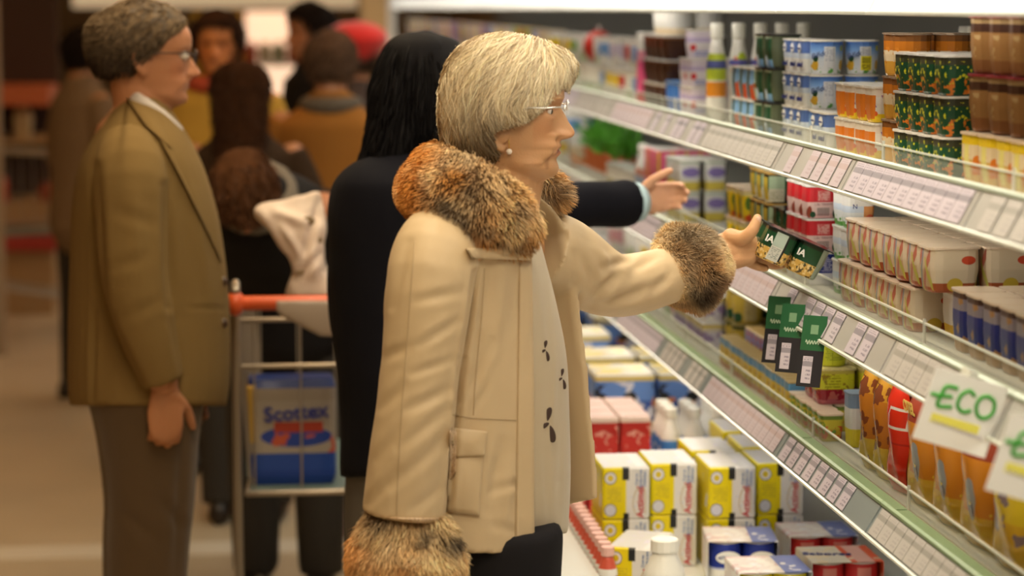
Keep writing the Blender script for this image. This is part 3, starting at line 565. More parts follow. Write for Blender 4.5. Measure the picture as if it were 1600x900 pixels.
block('lower', 'goldjar', yz, 2, 3, 2, x0=1.10, gap=.004)
yz = block('lower', 'violet', yz + .18, 7, 2, 2, x0=1.06)
LOW_END = yz
# ---- the bottom well: cartons in layers
ACT_Y, ACT_W = (.76, .62, .0), (.72, .70, .68)
act = print_mat('p_act', [('bands', [(0, ACT_W), (.5, ACT_W)]), ('rect', 'X', -.1, .50, -.1, 1.1, ACT_Y), ('ell', 'X', .17, .80, .13, .125, (.10, .07, .12)), ('ell', 'X', .17, .80, .115, .11, (.70, .68, .72)), ('ell', 'X', .17, .80, .06, .06, (.66, .50, .02)), ('ell', 'X', .17, .18, .13, .125, (.10, .07, .12)), ('ell', 'X', .17, .18, .115, .11, (.62, .62, .70)), ('lines', 'X', .10, .40, .34, .62, 20, (.5, .4, .02)), ('rect', 'X', .42, .56, .76, 1.1, bk), ('rect', 'X', .44, .56, -.1, .12, bk), ('noise', 30, .66, .2, .8, (.60, .62, .70))])
ACT_TOP = print_mat('p_acttop', [('bands', [(0, (.60, .58, .56)), (.5, (.60, .58, .56))]), ('noise', 50, .60, -1, 2, (.62, .58, .68)), ('rect', 'X', .74, .9, -1, 2, (.68, .66, .66))])
swm = MB(); sw = [(-.0005, 0, z_) for z_ in (0,)]
sp_ = spline([(-.026, 0, .010), (-.005, 0, .016), (.022, 0, .010), (.028, 0, -.002), (.020, 0, -.010), (-.024, 0, -.010)], 20)
swm.tube(sp_, .0008, n=5); SWOOSH = swm.mesh('swoosh', mat('swoosh_gold', (.55, .42, .2)))
AW, AH, AL = .100, .1085, .165
kind('actimel', 'box', AW, AL, AH, act, 'yellow and white drinking yogurt carton', 'carton', lid=ACT_TOP, extra=[txt('Actimel', .021, LR, .030, -AL/2 - .0006, .036, bold=.0003, ry=-math.pi/2), ('swoosh', SWOOSH, (.030, -AL/2 - .0004, .036), (0, -math.pi/2, 0)), txt('Con tu\nAyuda a tus\nDefensas', .0085, LB, .030, -AL/2 - .0006, .084, ry=-math.pi/2)])
SA = 779.
def act_at(px_l, lvl, Y, lab, rz=0.):
    zz = WELL + .0005 + lvl * (AH + .0011); X = W(px_l, 780, Y)[0]
    return place('actimel', X + AW/2, Y + AL/2, zz, lab, rz)
YAC = 4.87
for px_, dy, n_ in ((1016, .05, 'between the two other pairs'), (1107, 0., 'front of its pair'), (1183, .03, 'beside the shelf rail')):
    act_at(px_, 0, YAC + dy, 'yellow and white drinking yogurt carton, lower layer, ' + n_); act_at(px_, 1, YAC + dy, 'yellow and white drinking yogurt carton, upper layer, ' + n_)
act_at(941, 0, YAC + .02, 'yellow and white drinking yogurt carton, lower layer, beside the beige coat'); act_at(941, 1, YAC + .02, 'yellow and white drinking yogurt carton, upper layer, beside the beige coat')
for px_, dy, n_ in ((1078, .19, 'behind the front pair'), (1158, .22, 'second behind the rail'), (1128, .42, 'third behind the rail')):
    for l in range(2): act_at(px_, l, YAC + dy, 'yogurt drink carton %s, %s layer' % (n_, ['lower', 'upper'][l]))
a6 = act_at(974, 0, 4.62, 'turned yellow and white yogurt drink carton in front of stack', rz=R(-22))
MB().box(AW/2, AW/2 + .0008, -.01, .06, .03, .09).build('side_print', mat('print_blue', (.06, .25, .6)), a6)
MB().box(AW/2, AW/2 + .0007, -.05, -.01, .03, .09).build('side_print', mat('print_green', (.10, .33, .12)), a6)
# sleeves of blue jars
def sleeve(x, y, label, jarm, topm, nx=2, ny=2, emblem=True, rz=0.):
    t = empty('jar_pack', (x, y, WELL + .0005), rz); tag(t, label, 'yogurt pack', 'jar packs in the well')
    d, h = .068, .098
    jm = KINDJ[jarm]
    for i in range(nx):
        for j in range(ny):
            jr = link('jar', jm, t, ((i - (nx-1)/2) * d, (j - (ny-1)/2) * d, 0))
            if emblem and j == 0:
                e = link('emblem', OVX, jr, (.004, -.0338, .066)); 
                link('lettering', text_mesh('ASTURIANA', .0078, LN, .0002), e, (0, -.0016, 0))
    wx, wy = nx * d + .004, ny * d + .004
    s = MB().box(-wx/2, wx/2, -wy/2, wy/2, h, h + .002); s.box(-wx/2 - .001, -wx/2, -wy/2, wy/2, .02, h); s.box(wx/2, wx/2 + .001, -wy/2, wy/2, .02, h)
    s.build('card_sleeve', topm, t); return t
ovx = MB(); ovx.loft([[(math.cos(a)*.025, 0, math.sin(a)*.013) for a in np.linspace(0, 2*math.pi, 21)[:-1]], [(math.cos(a)*.025, -.0012, math.sin(a)*.013) for a in np.linspace(0, 2*math.pi, 21)[:-1]]]); OVX = ovx.mesh('emblem', mat('emblem_white'))
jl = [(.028, 0), (.033, .004), (.0335, .03), (.0335, .09), (.032, .096)]
KINDJ = {}
for nm, ly in (('blue', [('bands', [(0, wh), (.42, (.45, .5, .7)), (.46, (.02, .04, .30)), (.97, wh)])]), ('red', [('bands', [(0, wh), (.3, (.55, .03, .03)), (.97, wh)]), ('rect', 'X', .3, .7, .3, .9, (.62, .20, .16))]), ('yellow', [('bands', [(0, wh), (.3, (.72, .6, .03)), (.97, wh)])])):
    KINDJ[nm] = MB().lathe(jl, n=18).mesh('jar', print_mat('p_jar' + nm, ly, rough=.25), smooth=True)
TOPB = print_mat('p_topblue', [('bands', [(0, (.66, .60, .58)), (.5, (.66, .60, .58))]), ('noise', 26, .52, -1, 2, (.62, .46, .46)), ('noise', 34, .57, -1, 2, (.74, .70, .66)), ('rect', 'X', .62, 1, -1, 2, (.16, .20, .45)), ('noise', 22, .60, -1, 2, (.70, .70, .74)), ('rect', 'Y', .0, .5, -1, .9, (.70, .68, .66))])
TOPR = print_mat('p_topred', [('bands', [(0, (.62, .56, .46)), (.5, (.66, .60, .50))]), ('rect', 'X', .55, 1, -1, 2, (.66, .10, .04)), ('noise', 30, .56, -1, 2, (.72, .60, .42)), ('ell', 'X', .75, 1., .12, 9, (.7, .4, .35))])
sleeve(W(1164, 860, 4.72)[0], 4.77, 'pack of two by two navy jars with white oval emblems', 'blue', TOPB, rz=R(-6))
t = sleeve(W(1290, 850, 4.72)[0], 4.80, 'jar pack with pale printed sleeve beneath the shelf rail', 'red', TOPB, nx=2, emblem=False)
t = sleeve(W(1315, 880, 4.55)[0], 4.57, 'jar pack with red and cream printed sleeve reading sabores', 'red', TOPR, nx=2, emblem=False)
link('lettering', text_mesh('Sabores', .030, LN, .0006), t, (-.025, 0, .1006), (-math.pi/2, 0, R(-8)))
sleeve(W(1200, 900, 4.5)[0], 4.50, 'jar pack with blue edged sleeve at the bottom of the well', 'yellow', TOPB, nx=2, emblem=False)
kind('milk', 'bottle', .082, .082, .155, print_mat('p_milk', [('bands', [(0, (.78, .76, .70)), (.9, (.8, .78, .72))])], rough=.3), 'white milk bottle with white screw cap', 'bottle', lid=CAPW)
xm = W(1038, 890, 4.50)[0]; place('milk', xm, 4.50, WELL + .0005, 'white milk bottle with screw cap before the turned carton')
kind('redmini', 'bottle', .040, .040, .115, print_mat('p_redmini', [('bands', [(0, (.70, .60, .50)), (.3, (.55, .05, .04)), (.6, wh), (.75, (.6, .1, .06))]), ('noise', 60, .56, .1, .6, (.25, .3, .55))]), 'red and white mini drink bottle beside the ledge', 'bottle', lid=mat('cap_pink', (.76, .45, .40)))
for i in range(16):
    for j in range(1):
        place('redmini', .7015 + j * .042, 4.62 + i * .043, WELL + .0005, 'red and white mini drink bottle by ledge, %s along, %s row' % (ordw(i), ['outer', 'inner'][j]))
kind('kefir', 'bottle', .050, .050, .150, print_mat('p_kefir', [('bands', [(0, wh), (.08, (.05, .20, .60)), (.55, (.08, .25, .62)), (.6, wh)]), ('ell', 'X', .5, .30, .28, .14, (.74, .74, .76)), ('noise', 40, .6, .1, .5, (.7, .74, .8))]), 'white bottle with blue label in the well', 'bottle', lid=CAPW)
kind('redbox', 'box', .070, .09, .105, print_mat('p_redbox', [('bands', [(0, (.50, .03, .03)), (.6, (.42, .02, .02)), (.88, (.7, .55, .5))]), ('noise', 60, .60, .1, .8, (.66, .3, .26))]), 'dark red carton with pinkish white top', 'carton', lid=mat('top_pinkwhite', (.55, .36, .32), rough=.4))
kind('bluebox', 'box', .15, .17, .135, print_mat('p_bluebox', [('bands', [(0, (.60, .52, .30)), (.12, (.05, .10, .34)), (.5, (.12, .24, .58)), (.86, (.60, .46, .10)), (.94, (.6, .57, .5))]), ('noise', 22, .54, .12, .55, (.66, .22, .03)), ('noise', 16, .60, .2, .85, (.60, .60, .68)), ('noise', 20, .60, .12, .8, bk)]), 'blue and orange yogurt tray in the well', 'carton', lid=print_mat('p_traytop', [('bands', [(0, (.50, .46, .38)), (.5, (.50, .46, .38))]), ('noise', 14, .50, -1, 2, (.55, .40, .06)), ('noise', 12, .6, -1, 2, (.25, .32, .5))]))
n_ = 0
for r_ in range(3):
    for c_ in range(4):
        place('kefir', .985 + c_ * .055, 5.52 + r_ * .056, WELL + .0865, 'white bottle with blue label, %s row, %s from the aisle' % (ORD[r_], ['first', 'second', 'third', 'fourth'][c_]))
cpart('tray', MB().box(.95, 1.20, 5.48, 5.70, WELL, WELL + .086), mat('tray_cream', (.70, .62, .45)))
for r_ in range(3):
    for c_ in range(3):
        for l in range(2): place('redbox', .735 + c_ * .074, 5.44 + r_ * .095, WELL + .0005 + l * .132, 'dark red carton with pinkish top, %s row, %s column, layer %s' % (ORD[r_], ['outer', 'middle', 'inner'][c_], ['one', 'two'][l]))
ii = 0; yv = 5.82
while yv < 14.5:
    step = (.30, .42, .36)[ii % 3] if yv < 9 else .40
    for c_ in range(5):
        lv_ = 2 if (ii + c_) % 4 else 1
        for l in range(lv_):
            kk = 'bluebox'
            q = place(kk, .77 + c_ * .156, yv + .085, WELL + .0005 + l * .1368, '%s, %s row from camera, %s from the aisle, %s' % ('red boxed yogurts' if kk == 'redbox' else 'blue yogurt tray', ordw(ii), ['first', 'second', 'third', 'fourth', 'fifth'][c_], ['below', 'on top'][l]))
    yv += step; ii += 1
# ---- far along the shelves: goods too blurred to read, still each its own
FAR = [('far_yellow', ye, wh, 'yellow'), ('far_white', wh, (.5, .6, .4), 'white'), ('far_green', gr, wh, 'green'), ('far_red', rd, wh, 'red'), ('far_blue', (.15, .3, .6), wh, 'blue'), ('far_pink', (.72, .36, .4), wh, 'pink'), ('far_cream', cr, og, 'cream'), ('far_lilac', (.6, .52, .66), wh, 'lilac')]
for k_, a_, b_, w_ in FAR:
    kind(k_, 'sq', .10, .105, .085, print_mat('p_' + k_, [('bands', [(0, b_), (.3, a_), (.8, wh)]), ('noise', 25, .57, .1, .8, b_)]), w_ + ' yogurt pot', 'yogurt')
stuffm = {}
for deck, ystart in (('upper', UP_END + .05), ('middle', MID_HERB + .80), ('lower', LOW_END + .05)):
    yv = ystart; i = 0
    while yv < 15.7:
        if deck == 'upper' and 7.32 < yv < 7.66: yv = 7.66
        if yv > 8.6:
            for l in range(2):
                q_ = random.choice(FAR); stuffm.setdefault(q_[0], MB()).loft([[(1.11 + a_, yv + .05 + b_, ZS[deck] + .001 + l * .09 + c_) for a_, b_, _ in sq_ring(.10 * t_, .10 * t_, 0, .45, 8)] for c_, t_ in ((0, .85), (.085, 1.))])
            yv += .12; continue
        k_ = FAR[random.choice([0, 0, 1, 1, 1, 2, 4, 5, 6, 6, 7, 3] if deck != 'top' else [1, 1, 6, 7, 0, 5])]
        lv_ = 1 if deck == 'top' else random.choice([1, 2, 2])
        for l in range(lv_):
            place(k_[0], 1.06 + .05 + random.uniform(0, .02), yv + .053, ZS[deck] + .0005 + l * .0853, '%s pot far along the %s shelf, %s in the row%s' % (k_[3], deck, ordw(i), ', upper' if l else ''))
        yv += .108; i += 1
fg = None; sm_ = MB(); smm = []
for i_, (k_, mb_) in enumerate(stuffm.items()):
    sm_.add(mb_.v, mb_.f, i_); smm.append(MATS['p_' + k_] if False else mat('m_' + k_, [q for q in FAR if q[0] == k_][0][1], rough=.4))
tag(sm_.build('distant_goods', smm), 'blurred pots and packs at the far end of the shelves', 'goods', kind='stuff')
# ---- potted herbs and a red bag
ML = mat('herb_leaf', (.10, .36, .03), rough=.5, var=.3, vscale=30)
def herb(x, y, z, label):
    t = empty('potted_herb', (x, y, z)); tag(t, label, 'plant', 'potted herbs')
    MB().lathe([(.03, 0), (.042, .06), (.044, .065), (.038, .066)], n=12).build('pot', mat('terracotta', (.60, .14, .03), rough=.6), t)
    leaf = MB(); leaf.add([(0, 0, 0), (.010, .004, .018), (0, 0, .040), (-.010, .004, .018)], [(0, 1, 2, 3)]); lm = leaf.mesh('leaf', ML)
    for i in range(70):
        a = random.uniform(0, 6.28); r_ = random.uniform(0, .05)
        link('leaf', lm, t, (r_*math.cos(a), r_*math.sin(a), .06 + random.uniform(0, .075)), (random.uniform(-.9, .9), random.uniform(-.9, .9), a))
for i in range(6): herb(1.14, MID_HERB + .07 + i * .125, ZS['middle'] + .0005, 'bright green potted herb on middle shelf, %s in the row' % ORD[i])
rb = MB().ball((0, 0, .05), (.05, .05, .05), n=14, k=10); rbo = rb.build('red_cheese', mat('red_wax', (.50, .02, .01), rough=.5), None, True, loc=(1.11, 7.54, ZS['upper'] + .0862)); tag(rbo, 'round red waxed cheese on the upper shelf pots', 'cheese')
MB().box(-.004, .004, -.004, .004, .095, .115).build('string_tab', FOIL, rbo)
block('upper', 'far_white', 7.43, 2, 1, 1, x0=1.06, tw='under the red cheese')
# ---- hanging shelf talkers and paper signs
def talker(y, label, top):
    t = empty('shelf_talker', (.965, y, 1.168)); tag(t, label, 'shelf sign', 'hanging shelf signs'); t.rotation_euler = (0, R(14), R(52))
    MB().box(-.0015, 0, -.022, .022, -.050, .010).build('green_panel', mat('sign_green', (.018, .10, .04), rough=.35), t)
    MB().box(-.0015, 0, -.022, .022, -.112, -.050).build('dark_panel', mat('sign_black', (.02, .02, .025), rough=.25), t)
    MB().box(-.0022, -.0015, -.004, .014, -.106, -.060).build('price_window', TAGS[0], t)
    MB().box(-.0019, -.0015, -.008, .006, -.022, -.006).build('pale_mark', mat('sign_pale', (.16, .30, .17)), t)
    MB().tube([(-.0017, .013 - .026*k/24, -.036 + .0045*math.sin(k*1.35)*(1 - k/60)) for k in range(25)], .0009, n=5).build('script_mark', mat('sign_script', (.45, .55, .42)), t)
for px_, n_ in ((1212, 'leftmost of three'), (1234, 'middle of three'), (1268, 'rightmost of three')):
    talker(YX(px_ + 6, .965, 1.15), 'green and black hanging shelf sign, ' + n_, 0)
def card(px, py, Y, w, h, label, lean):
    p = W(px, py, Y); t = empty('paper_sign', p); t.rotation_euler = (R(4), R(lean), R(4)); tag(t, label, 'sign', 'handwritten paper signs')
    MB().box(-w/2, w/2, -.0008, .0008, -h/2, h/2).build('card', mat('sign_paper', (.80, .79, .76), rough=.6), t)
    S_ = w / .105
    for nm, pts in (('letter_e', [(-.016, .030), (-.031, .028), (-.034, .014), (-.034, .001), (-.016, .004)]), ('letter_e', [(-.047, .014), (-.036, .0145), (-.020, .017)]), ('letter_c', [(.010, .027), (.001, .031), (-.008, .022), (-.008, .008), (.002, .002), (.011, .006)]), ('letter_o', [(.029, .031), (.020, .027), (.017, .015), (.023, .003), (.034, .002), (.042, .012), (.039, .026), (.029, .031)])):
        MB().tube(catm([(a_*S_, -.0016, b_*S_) for a_, b_ in pts], 22), .0027, n=6).build(nm, LG, t, True)
    MB().box(-w*.36, w*.30, -.0013, -.0008, -h*.22, -h*.10).build('underline', mat('marker_yellow', (.80, .76, .12)), t)
    MB().tube([(-w*.34 + w*.72*k/40, -.0016, -h*.20 - .06*h*k/40 + .0025*math.sin(k*1.7)) for k in range(41)], .0007, n=5).build('script_mark', mat('ink_faint', (.42, .38, .45)), t)
    MB().box(-.006, .006, -.0005, .03, h/2 - .004, h/2 + .008).build('clip', M_edge, t)
card(1501, 645, 3.06, .105, .098, 'white paper sign with green handwritten ECO', 17)
card(1622, 722, 2.76, .105, .098, 'white paper sign cut by the right picture edge', 17)
# ================================================================== people: shared builders
def interp(z, pts):
    zs = [p[0] for p in pts]; return np.interp(z, zs, [p[1] for p in pts])
def smooth_interp(z, pts, n=200):
    P = spline(pts, n); o = np.argsort(P[:, 0]); return np.interp(z, P[o, 0], P[o, 1])
FRONT = [(-.012, .045), (0, .074), (.007, .085), (.016, .089), (.025, .087), (.031, .0845), (.0385, .089), (.044, .0900), (.0475, .0875), (.052, .0915), (.057, .0895), (.064, .0845), (.075, .083), (.09, .083), (.105, .084), (.114, .085), (.124, .0925), (.135, .0945), (.155, .0935), (.175, .085), (.195, .066), (.21, .044), (.221, .018), (.225, .0)]
BACK = [(-.012, -.02), (0, -.035), (.02, -.045), (.045, -.058), (.07, -.075), (.10, -.090), (.13, -.098), (.16, -.097), (.185, -.083), (.205, -.058), (.219, -.025), (.225, -.0)]
WID = [(-.012, .024), (0, .036), (.012, .046), (.03, .054), (.05, .060), (.075, .0655), (.10, .069), (.125, .072), (.15, .0735), (.175, .069), (.195, .056), (.21, .039), (.221, .017), (.225, .0)]
NOSE = [(.060, 0), (.0625, .012), (.0655, .024), (.070, .0305), (.075, .0318), (.081, .0290), (.090, .0225), (.102, .0145), (.112, .007), (.120, .0015), (.128, 0)]
def head_verts(age=1.0, nose=1.0):
    nz, na = 120, 112; zz = np.linspace(-.012, .2246, nz)
    F = smooth_interp(zz, FRONT); B = smooth_interp(zz, BACK); Wd = smooth_interp(zz, WID)
    a = np.linspace(0, 2*np.pi, na, endpoint=False)
    ca, sa = np.cos(a), np.sin(a)
    x = np.where(ca > 0, np.sign(ca)*np.abs(ca)**.86 * F[:, None], np.abs(ca)**.95 * B[:, None])
    y = np.sign(sa)*np.abs(sa)**.90 * Wd[:, None]; z = np.repeat(zz[:, None], na, 1)
    f = (ca > 0)[None, :] * 1.0
    g = lambda cy, cz, sy, sz: np.exp(-((np.abs(y)-cy)/sy)**2 - ((z-cz)/sz)**2)
    nb = smooth_interp(zz, NOSE)[:, None]; sg = np.interp(zz, [.058, .07, .08, .10, .125], [.015, .0165, .0125, .0085, .009])[:, None]
    x = x + f * nose * nb * np.exp(-(np.abs(y)/sg)**2.4)
    x = x + f * .010 * g(.0145, .0685, .0062, .0075)                 # wings of the nose
    x = x - f * .0045 * g(.0095, .0625, .004, .003)                  # nostrils
    x = x - f * .0125 * g(.031, .113, .0155, .0105)                  # eye sockets
    x = x + f * .0050 * g(.031, .1275, .018, .0050)                  # brow
    x = x + f * .0075 * g(.0315, .1125, .0125, .0062)                # lids over the eye
    x = x - f * .0022 * g(.031, .1115, .013, .0013)                  # lid line
    x = x + f * .0050 * g(.046, .090, .018, .016)                    # cheekbone
    x = x + f * age * .0025 * g(.033, .099, .012, .005)              # bag under the eye
    # fold from the nose wing to below the mouth corner
    t = np.clip((.070 - z) / .045, 0, 1); yc = .019 + .016 * t
    x = x - f * age * .0032 * np.exp(-((np.abs(y)-yc)/.0032)**2) * (z < .072) * (z > .020)
    x = x + f * age * .0035 * np.exp(-((np.abs(y)-yc-.010)/.009)**2) * (z < .072) * (z > .024)
    y = y + np.sign(y) * age * .005 * np.exp(-((z-.022)/.014)**2) * np.exp(-((x-.045)/.03)**2)    # jowl
    x = x - f * .0030 * np.exp(-((z-.0475+.009*(np.abs(y)/.024)**1.6)/.0019)**2) * (np.abs(y) < .028)   # mouth line
    x = x + f * .0018 * g(0, .0535, .016, .003) + f * .0022 * g(0, .0415, .015, .0035)
    return x, y, z
def add_head(mb, M, age=1.0, nose=1.0, ear=True, ear_dz=0.):
    x, y, z = head_verts(age, nose); nz, na = x.shape
    P = np.stack([x, y, z], -1).reshape(-1, 3); Mn = np.array(M)
    P = P @ Mn[:3, :3].T + Mn[:3, 3]
    mb.loft([list(P[i*na:(i+1)*na]) for i in range(nz)])
    if ear:
        for s in (1, -1):
            loc = lambda p: tuple(Mn[:3, :3] @ np.array((p[0], p[1]*(1 + ear_dz*3.5), p[2] + ear_dz)) + Mn[:3, 3])
            # rim, inner fold, lobe
            rim = spline([(.010, s*.068, .098), (.011, s*.076, .116), (.001, s*.081, .127), (-.013, s*.084, .124), (-.020, s*.083, .106), (-.014, s*.079, .086), (-.005, s*.074, .073), (.003, s*.071, .070)], 18)
            mb.tube([loc(p) for p in rim], [.0042]*14 + [.005, .006, .0065, .006], n=8)
            mb.ball(loc((-.003, s*.0715, .098)), (.013, .006, .024), M=Matrix(Mn[:3, :3].tolist()))
            mb.tube([loc(p) for p in [(.012, s*.069, .100), (.011, s*.072, .092), (.006, s*.072, .082)]], .004, n=6)
def local_of(M, P):
    Mi = np.linalg.inv(np.array(M)); return P @ Mi[:3, :3].T + Mi[:3, 3]
def add_hand(mb, wrist, dirv, palm_n, thumb_side, curl=.35, s=1.0, spread=.10):
    """a palm and five fingers; dirv: towards the fingertips, palm_n: out of the palm, thumb_side: towards the thumb"""
    d = np.array(dirv, float); d /= np.linalg.norm(d); n = np.array(palm_n, float); n -= d*(n@d); n /= np.linalg.norm(n)
    t = np.cross(n, d); t = t if t @ np.array(thumb_side) > 0 else -t
    w = np.array(wrist, float)
    mb.tube([w - d*.02*s, w + d*.015*s, w + d*.05*s, w + d*.088*s], [.026*s, .033*s, .041*s, .039*s], n=14, ratio=[.72, .50, .36, .30], side=t)
    for i, (off, ln, r) in enumerate(((.028, .070, .0092), (.0095, .079, .0096), (-.0095, .074, .0092), (-.027, .058, .0082))):
        base = w + d*(.082 - .004*abs(i-1))*s + t*off*s; ang = 0.; p = base.copy(); pts = [p - d*.02*s]; rr = [r*1.05*s]
        fd = d + t * (off * spread * 12); fd /= np.linalg.norm(fd)
        pts.append(p.copy()); rr.append(r*1.05*s)
        for q, fr in enumerate((.44, .31, .25)):
            ang += curl * (.8, 1.1, .8)[q]; v = fd*math.cos(ang) + n*math.sin(ang); p = p + v*ln*fr*s; pts.append(p.copy()); rr.append(r*(.98, .88, .74)[q]*s)
        mb.tube(pts, rr, n=10)
    b = w + d*.022*s + t*.022*s
    v1 = d*.62 + t*.62 + n*.42; v1 /= np.linalg.norm(v1); v2 = d*.85 + t*.35 + n*.35; v2 /= np.linalg.norm(v2)
    mb.tube([b - v1*.01*s, b + v1*.028*s, b + v1*.048*s, b + v1*.048*s + v2*.028*s, b + v1*.048*s + v2*.050*s], [.015*s, .0145*s, .0115*s, .0108*s, .0085*s], n=10)
SKIN = {}
def skin_mat(name): return attr_mat(name, rough=.48, spec=.35, sub=.12, bump=.10, bscale=420)
def skin_colors(v, M, base, lips, seed=0, blush=1.0, fold=.2):
    L = local_of(M, v); x, y, z = L.T
    c = np.tile(np.array(base), (len(v), 1))
    def mixc(mask, cc): c[:] = c * (1 - mask[:, None]) + np.array(cc) * mask[:, None]
    fr = (x > .05) & (z > -.01) & (z < .22)
    mixc(.35 * blush * np.exp(-((np.abs(y)-.045)/.022)**2 - ((z-.082)/.022)**2) * fr, (base[0]*.95, base[1]*.62, base[2]*.5))
    mixc(.30 * blush * np.exp(-(y/.016)**2 - ((z-.071)/.010)**2) * fr, (base[0]*.95, base[1]*.6, base[2]*.5))
    zm = .0475 - .009*(np.abs(y)/.024)**1.6
    mixc(.8 * np.exp(-(np.abs(y)/.021)**4 - ((z-zm)/.0058)**4) * fr, lips)
    mixc(.85 * np.exp(-(np.abs(y)/.026)**6 - ((z-zm)/.0013)**2) * fr, (.10, .03, .02))
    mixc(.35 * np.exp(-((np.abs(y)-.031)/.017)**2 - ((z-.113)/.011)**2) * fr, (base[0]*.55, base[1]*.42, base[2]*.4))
    mixc(.85 * np.exp(-((np.abs(y)-.032)/.0135)**4 - ((z-.1118)/.0017)**2) * fr, (.05, .025, .015))
    mixc(.55 * np.exp(-((np.abs(y)-.034)/.017)**4 - ((z-.1295-.003*np.cos((np.abs(y)-.034)*80))/.0024)**2) * fr, (.20, .12, .07))
    mixc(.8 * np.exp(-((np.abs(y)-.0095)/.0042)**2 - ((z-.0625)/.0022)**2) * fr * (x > .09), (.08, .02, .01))
    t = np.clip((.070 - z) / .045, 0, 1); yc = .019 + .016 * t
    mixc(fold * np.exp(-((np.abs(y)-yc)/.0024)**2) * fr * (z < .071) * (z > .018), (base[0]*.5, base[1]*.36, base[2]*.3))  # crease shade put into the skin colour along this fold
    mixc(fold*.6 * np.exp(-((np.abs(y)-.034)/.012)**2 - ((z-.1005+.12*(np.abs(y)-.034)**2*20)/.0012)**2) * fr, (base[0]*.55, base[1]*.4, base[2]*.35))  # painted crease shade under the eye
    return np.clip(c, 0, 1)
def surf(name, v, f, mats, parent, colors=None, smooth=True):
    return link(name, np_mesh(name, v, f, mats, smooth, colors), parent)
def normals_of(v, f):
    me = bpy.data.meshes.new('t'); me.from_pydata(v.tolist(), [], f); me.update()
    n = np.empty(len(v)*3); me.vertices.foreach_get('normal', n); bpy.data.meshes.remove(me); return n.reshape(-1, 3)
def fold(v, n, lines, facing=True):
    """press creases into cloth: each line (x1,y1,x2,y2,width px,amp mm) lies where the photograph shows it"""
    p = proj(v); q = v - CAMP; q /= np.linalg.norm(q, axis=1)[:, None]
    vis = np.clip(-(q * n).sum(1) * 3, 0, 1) if facing else 1.
    d = np.zeros(len(v))
    for x1, y1, x2, y2, w, a in lines:
        ax, ay = x2-x1, y2-y1; L2 = ax*ax + ay*ay
        t = ((p[:, 0]-x1)*ax + (p[:, 1]-y1)*ay) / L2; tc = np.clip(t, 0, 1)
        dist = np.hypot(p[:, 0]-x1-tc*ax, p[:, 1]-y1-tc*ay); end = np.clip(1.15 - np.abs(t - .5)*1.5, .15, 1)
        g = np.exp(-(dist/w)**2); side = np.exp(-((dist-1.8*w)/w)**2)
        d += (a * g - .35 * a * side) * end
    return v + n * (d * vis * .001)[:, None]
def strands(name, P, wid, colr, m, parent, seed=0, kind='stuff'):
    """P: (N, K, 3) points of N hairs; flat tapered ribbons"""
    r = np.random.default_rng(seed); N, K, _ = P.shape
    T = np.gradient(P, axis=1); T /= np.linalg.norm(T, axis=2)[..., None] + 1e-9
    rnd = r.normal(size=(N, 1, 3)); S = np.cross(T, np.broadcast_to(rnd, T.shape)); S /= np.linalg.norm(S, axis=2)[..., None] + 1e-9
    prof = np.interp(np.linspace(0, 1, K), [0, .3, .8, 1], [.8, 1, .7, .0])[None, :, None]
    wv = np.broadcast_to(np.asarray(wid).reshape(-1, 1, 1), (N, 1, 1))
    A = P - S*prof*wv/2; B = P[:, :-1] + S[:, :-1]*prof[:, :-1]*wv/2
    n1 = 2*K - 1; v = np.concatenate([A, B], 1).reshape(-1, 3)
    off = (np.arange(N)*n1)[:, None]
    quads = np.concatenate([(off + np.array([[i, i+1, K+i+1, K+i]])) for i in range(K-2)], 0)
    tris = off + np.array([[K-2, K-1, 2*K-2]])
    me = bpy.data.meshes.new(name); nq, nt_ = len(quads), len(tris)
    me.vertices.add(len(v)); me.vertices.foreach_set('co', v.astype(np.float32).ravel())
    loops = np.concatenate([quads.ravel(), tris.ravel()]).astype(np.int32); me.loops.add(len(loops)); me.loops.foreach_set('vertex_index', loops)
    me.polygons.add(nq + nt_); me.polygons.foreach_set('loop_start', np.concatenate([np.arange(nq)*4, nq*4 + np.arange(nt_)*3]).astype(np.int32))
    me.materials.append(m); at = me.color_attributes.new('Col', 'FLOAT_COLOR', 'POINT')
    cc = np.ones((N, n1, 4), np.float32)
    c3 = np.asarray(colr); 
    if c3.ndim == 2: cc[..., :3] = c3[:, None, :]
    else: cc[:, :K, :3] = c3; cc[:, K:, :3] = c3[:, :-1]
    at.data.foreach_set('color', cc.ravel()); me.update(calc_edges=True); me.polygons.foreach_set('use_smooth', [True]*len(me.polygons))
    o = link(name, me, parent)
    if kind: o['kind'] = kind
    return o
def sample_surface(v, f, n, seed=0):
    r = np.random.default_rng(seed); tri = []
    for q in f:
        tri.append((q[0], q[1], q[2]))
        if len(q) == 4: tri.append((q[0], q[2], q[3]))
    tri = np.array(tri); a, b, c = v[tri[:, 0]], v[tri[:, 1]], v[tri[:, 2]]
    nn = np.cross(b-a, c-a); ar = np.linalg.norm(nn, axis=1); nn /= ar[:, None] + 1e-12
    i = r.choice(len(tri), n, p=ar/ar.sum()); u, w = r.random(n), r.random(n); k = u+w > 1; u[k], w[k] = 1-u[k], 1-w[k]
    return a[i] + (b-a)[i]*u[:, None] + (c-a)[i]*w[:, None], nn[i]
def fnoise(P, s, seed=0.): return np.array([noise.noise(Vector((p[0]*s + seed, p[1]*s, p[2]*s))) for p in P])
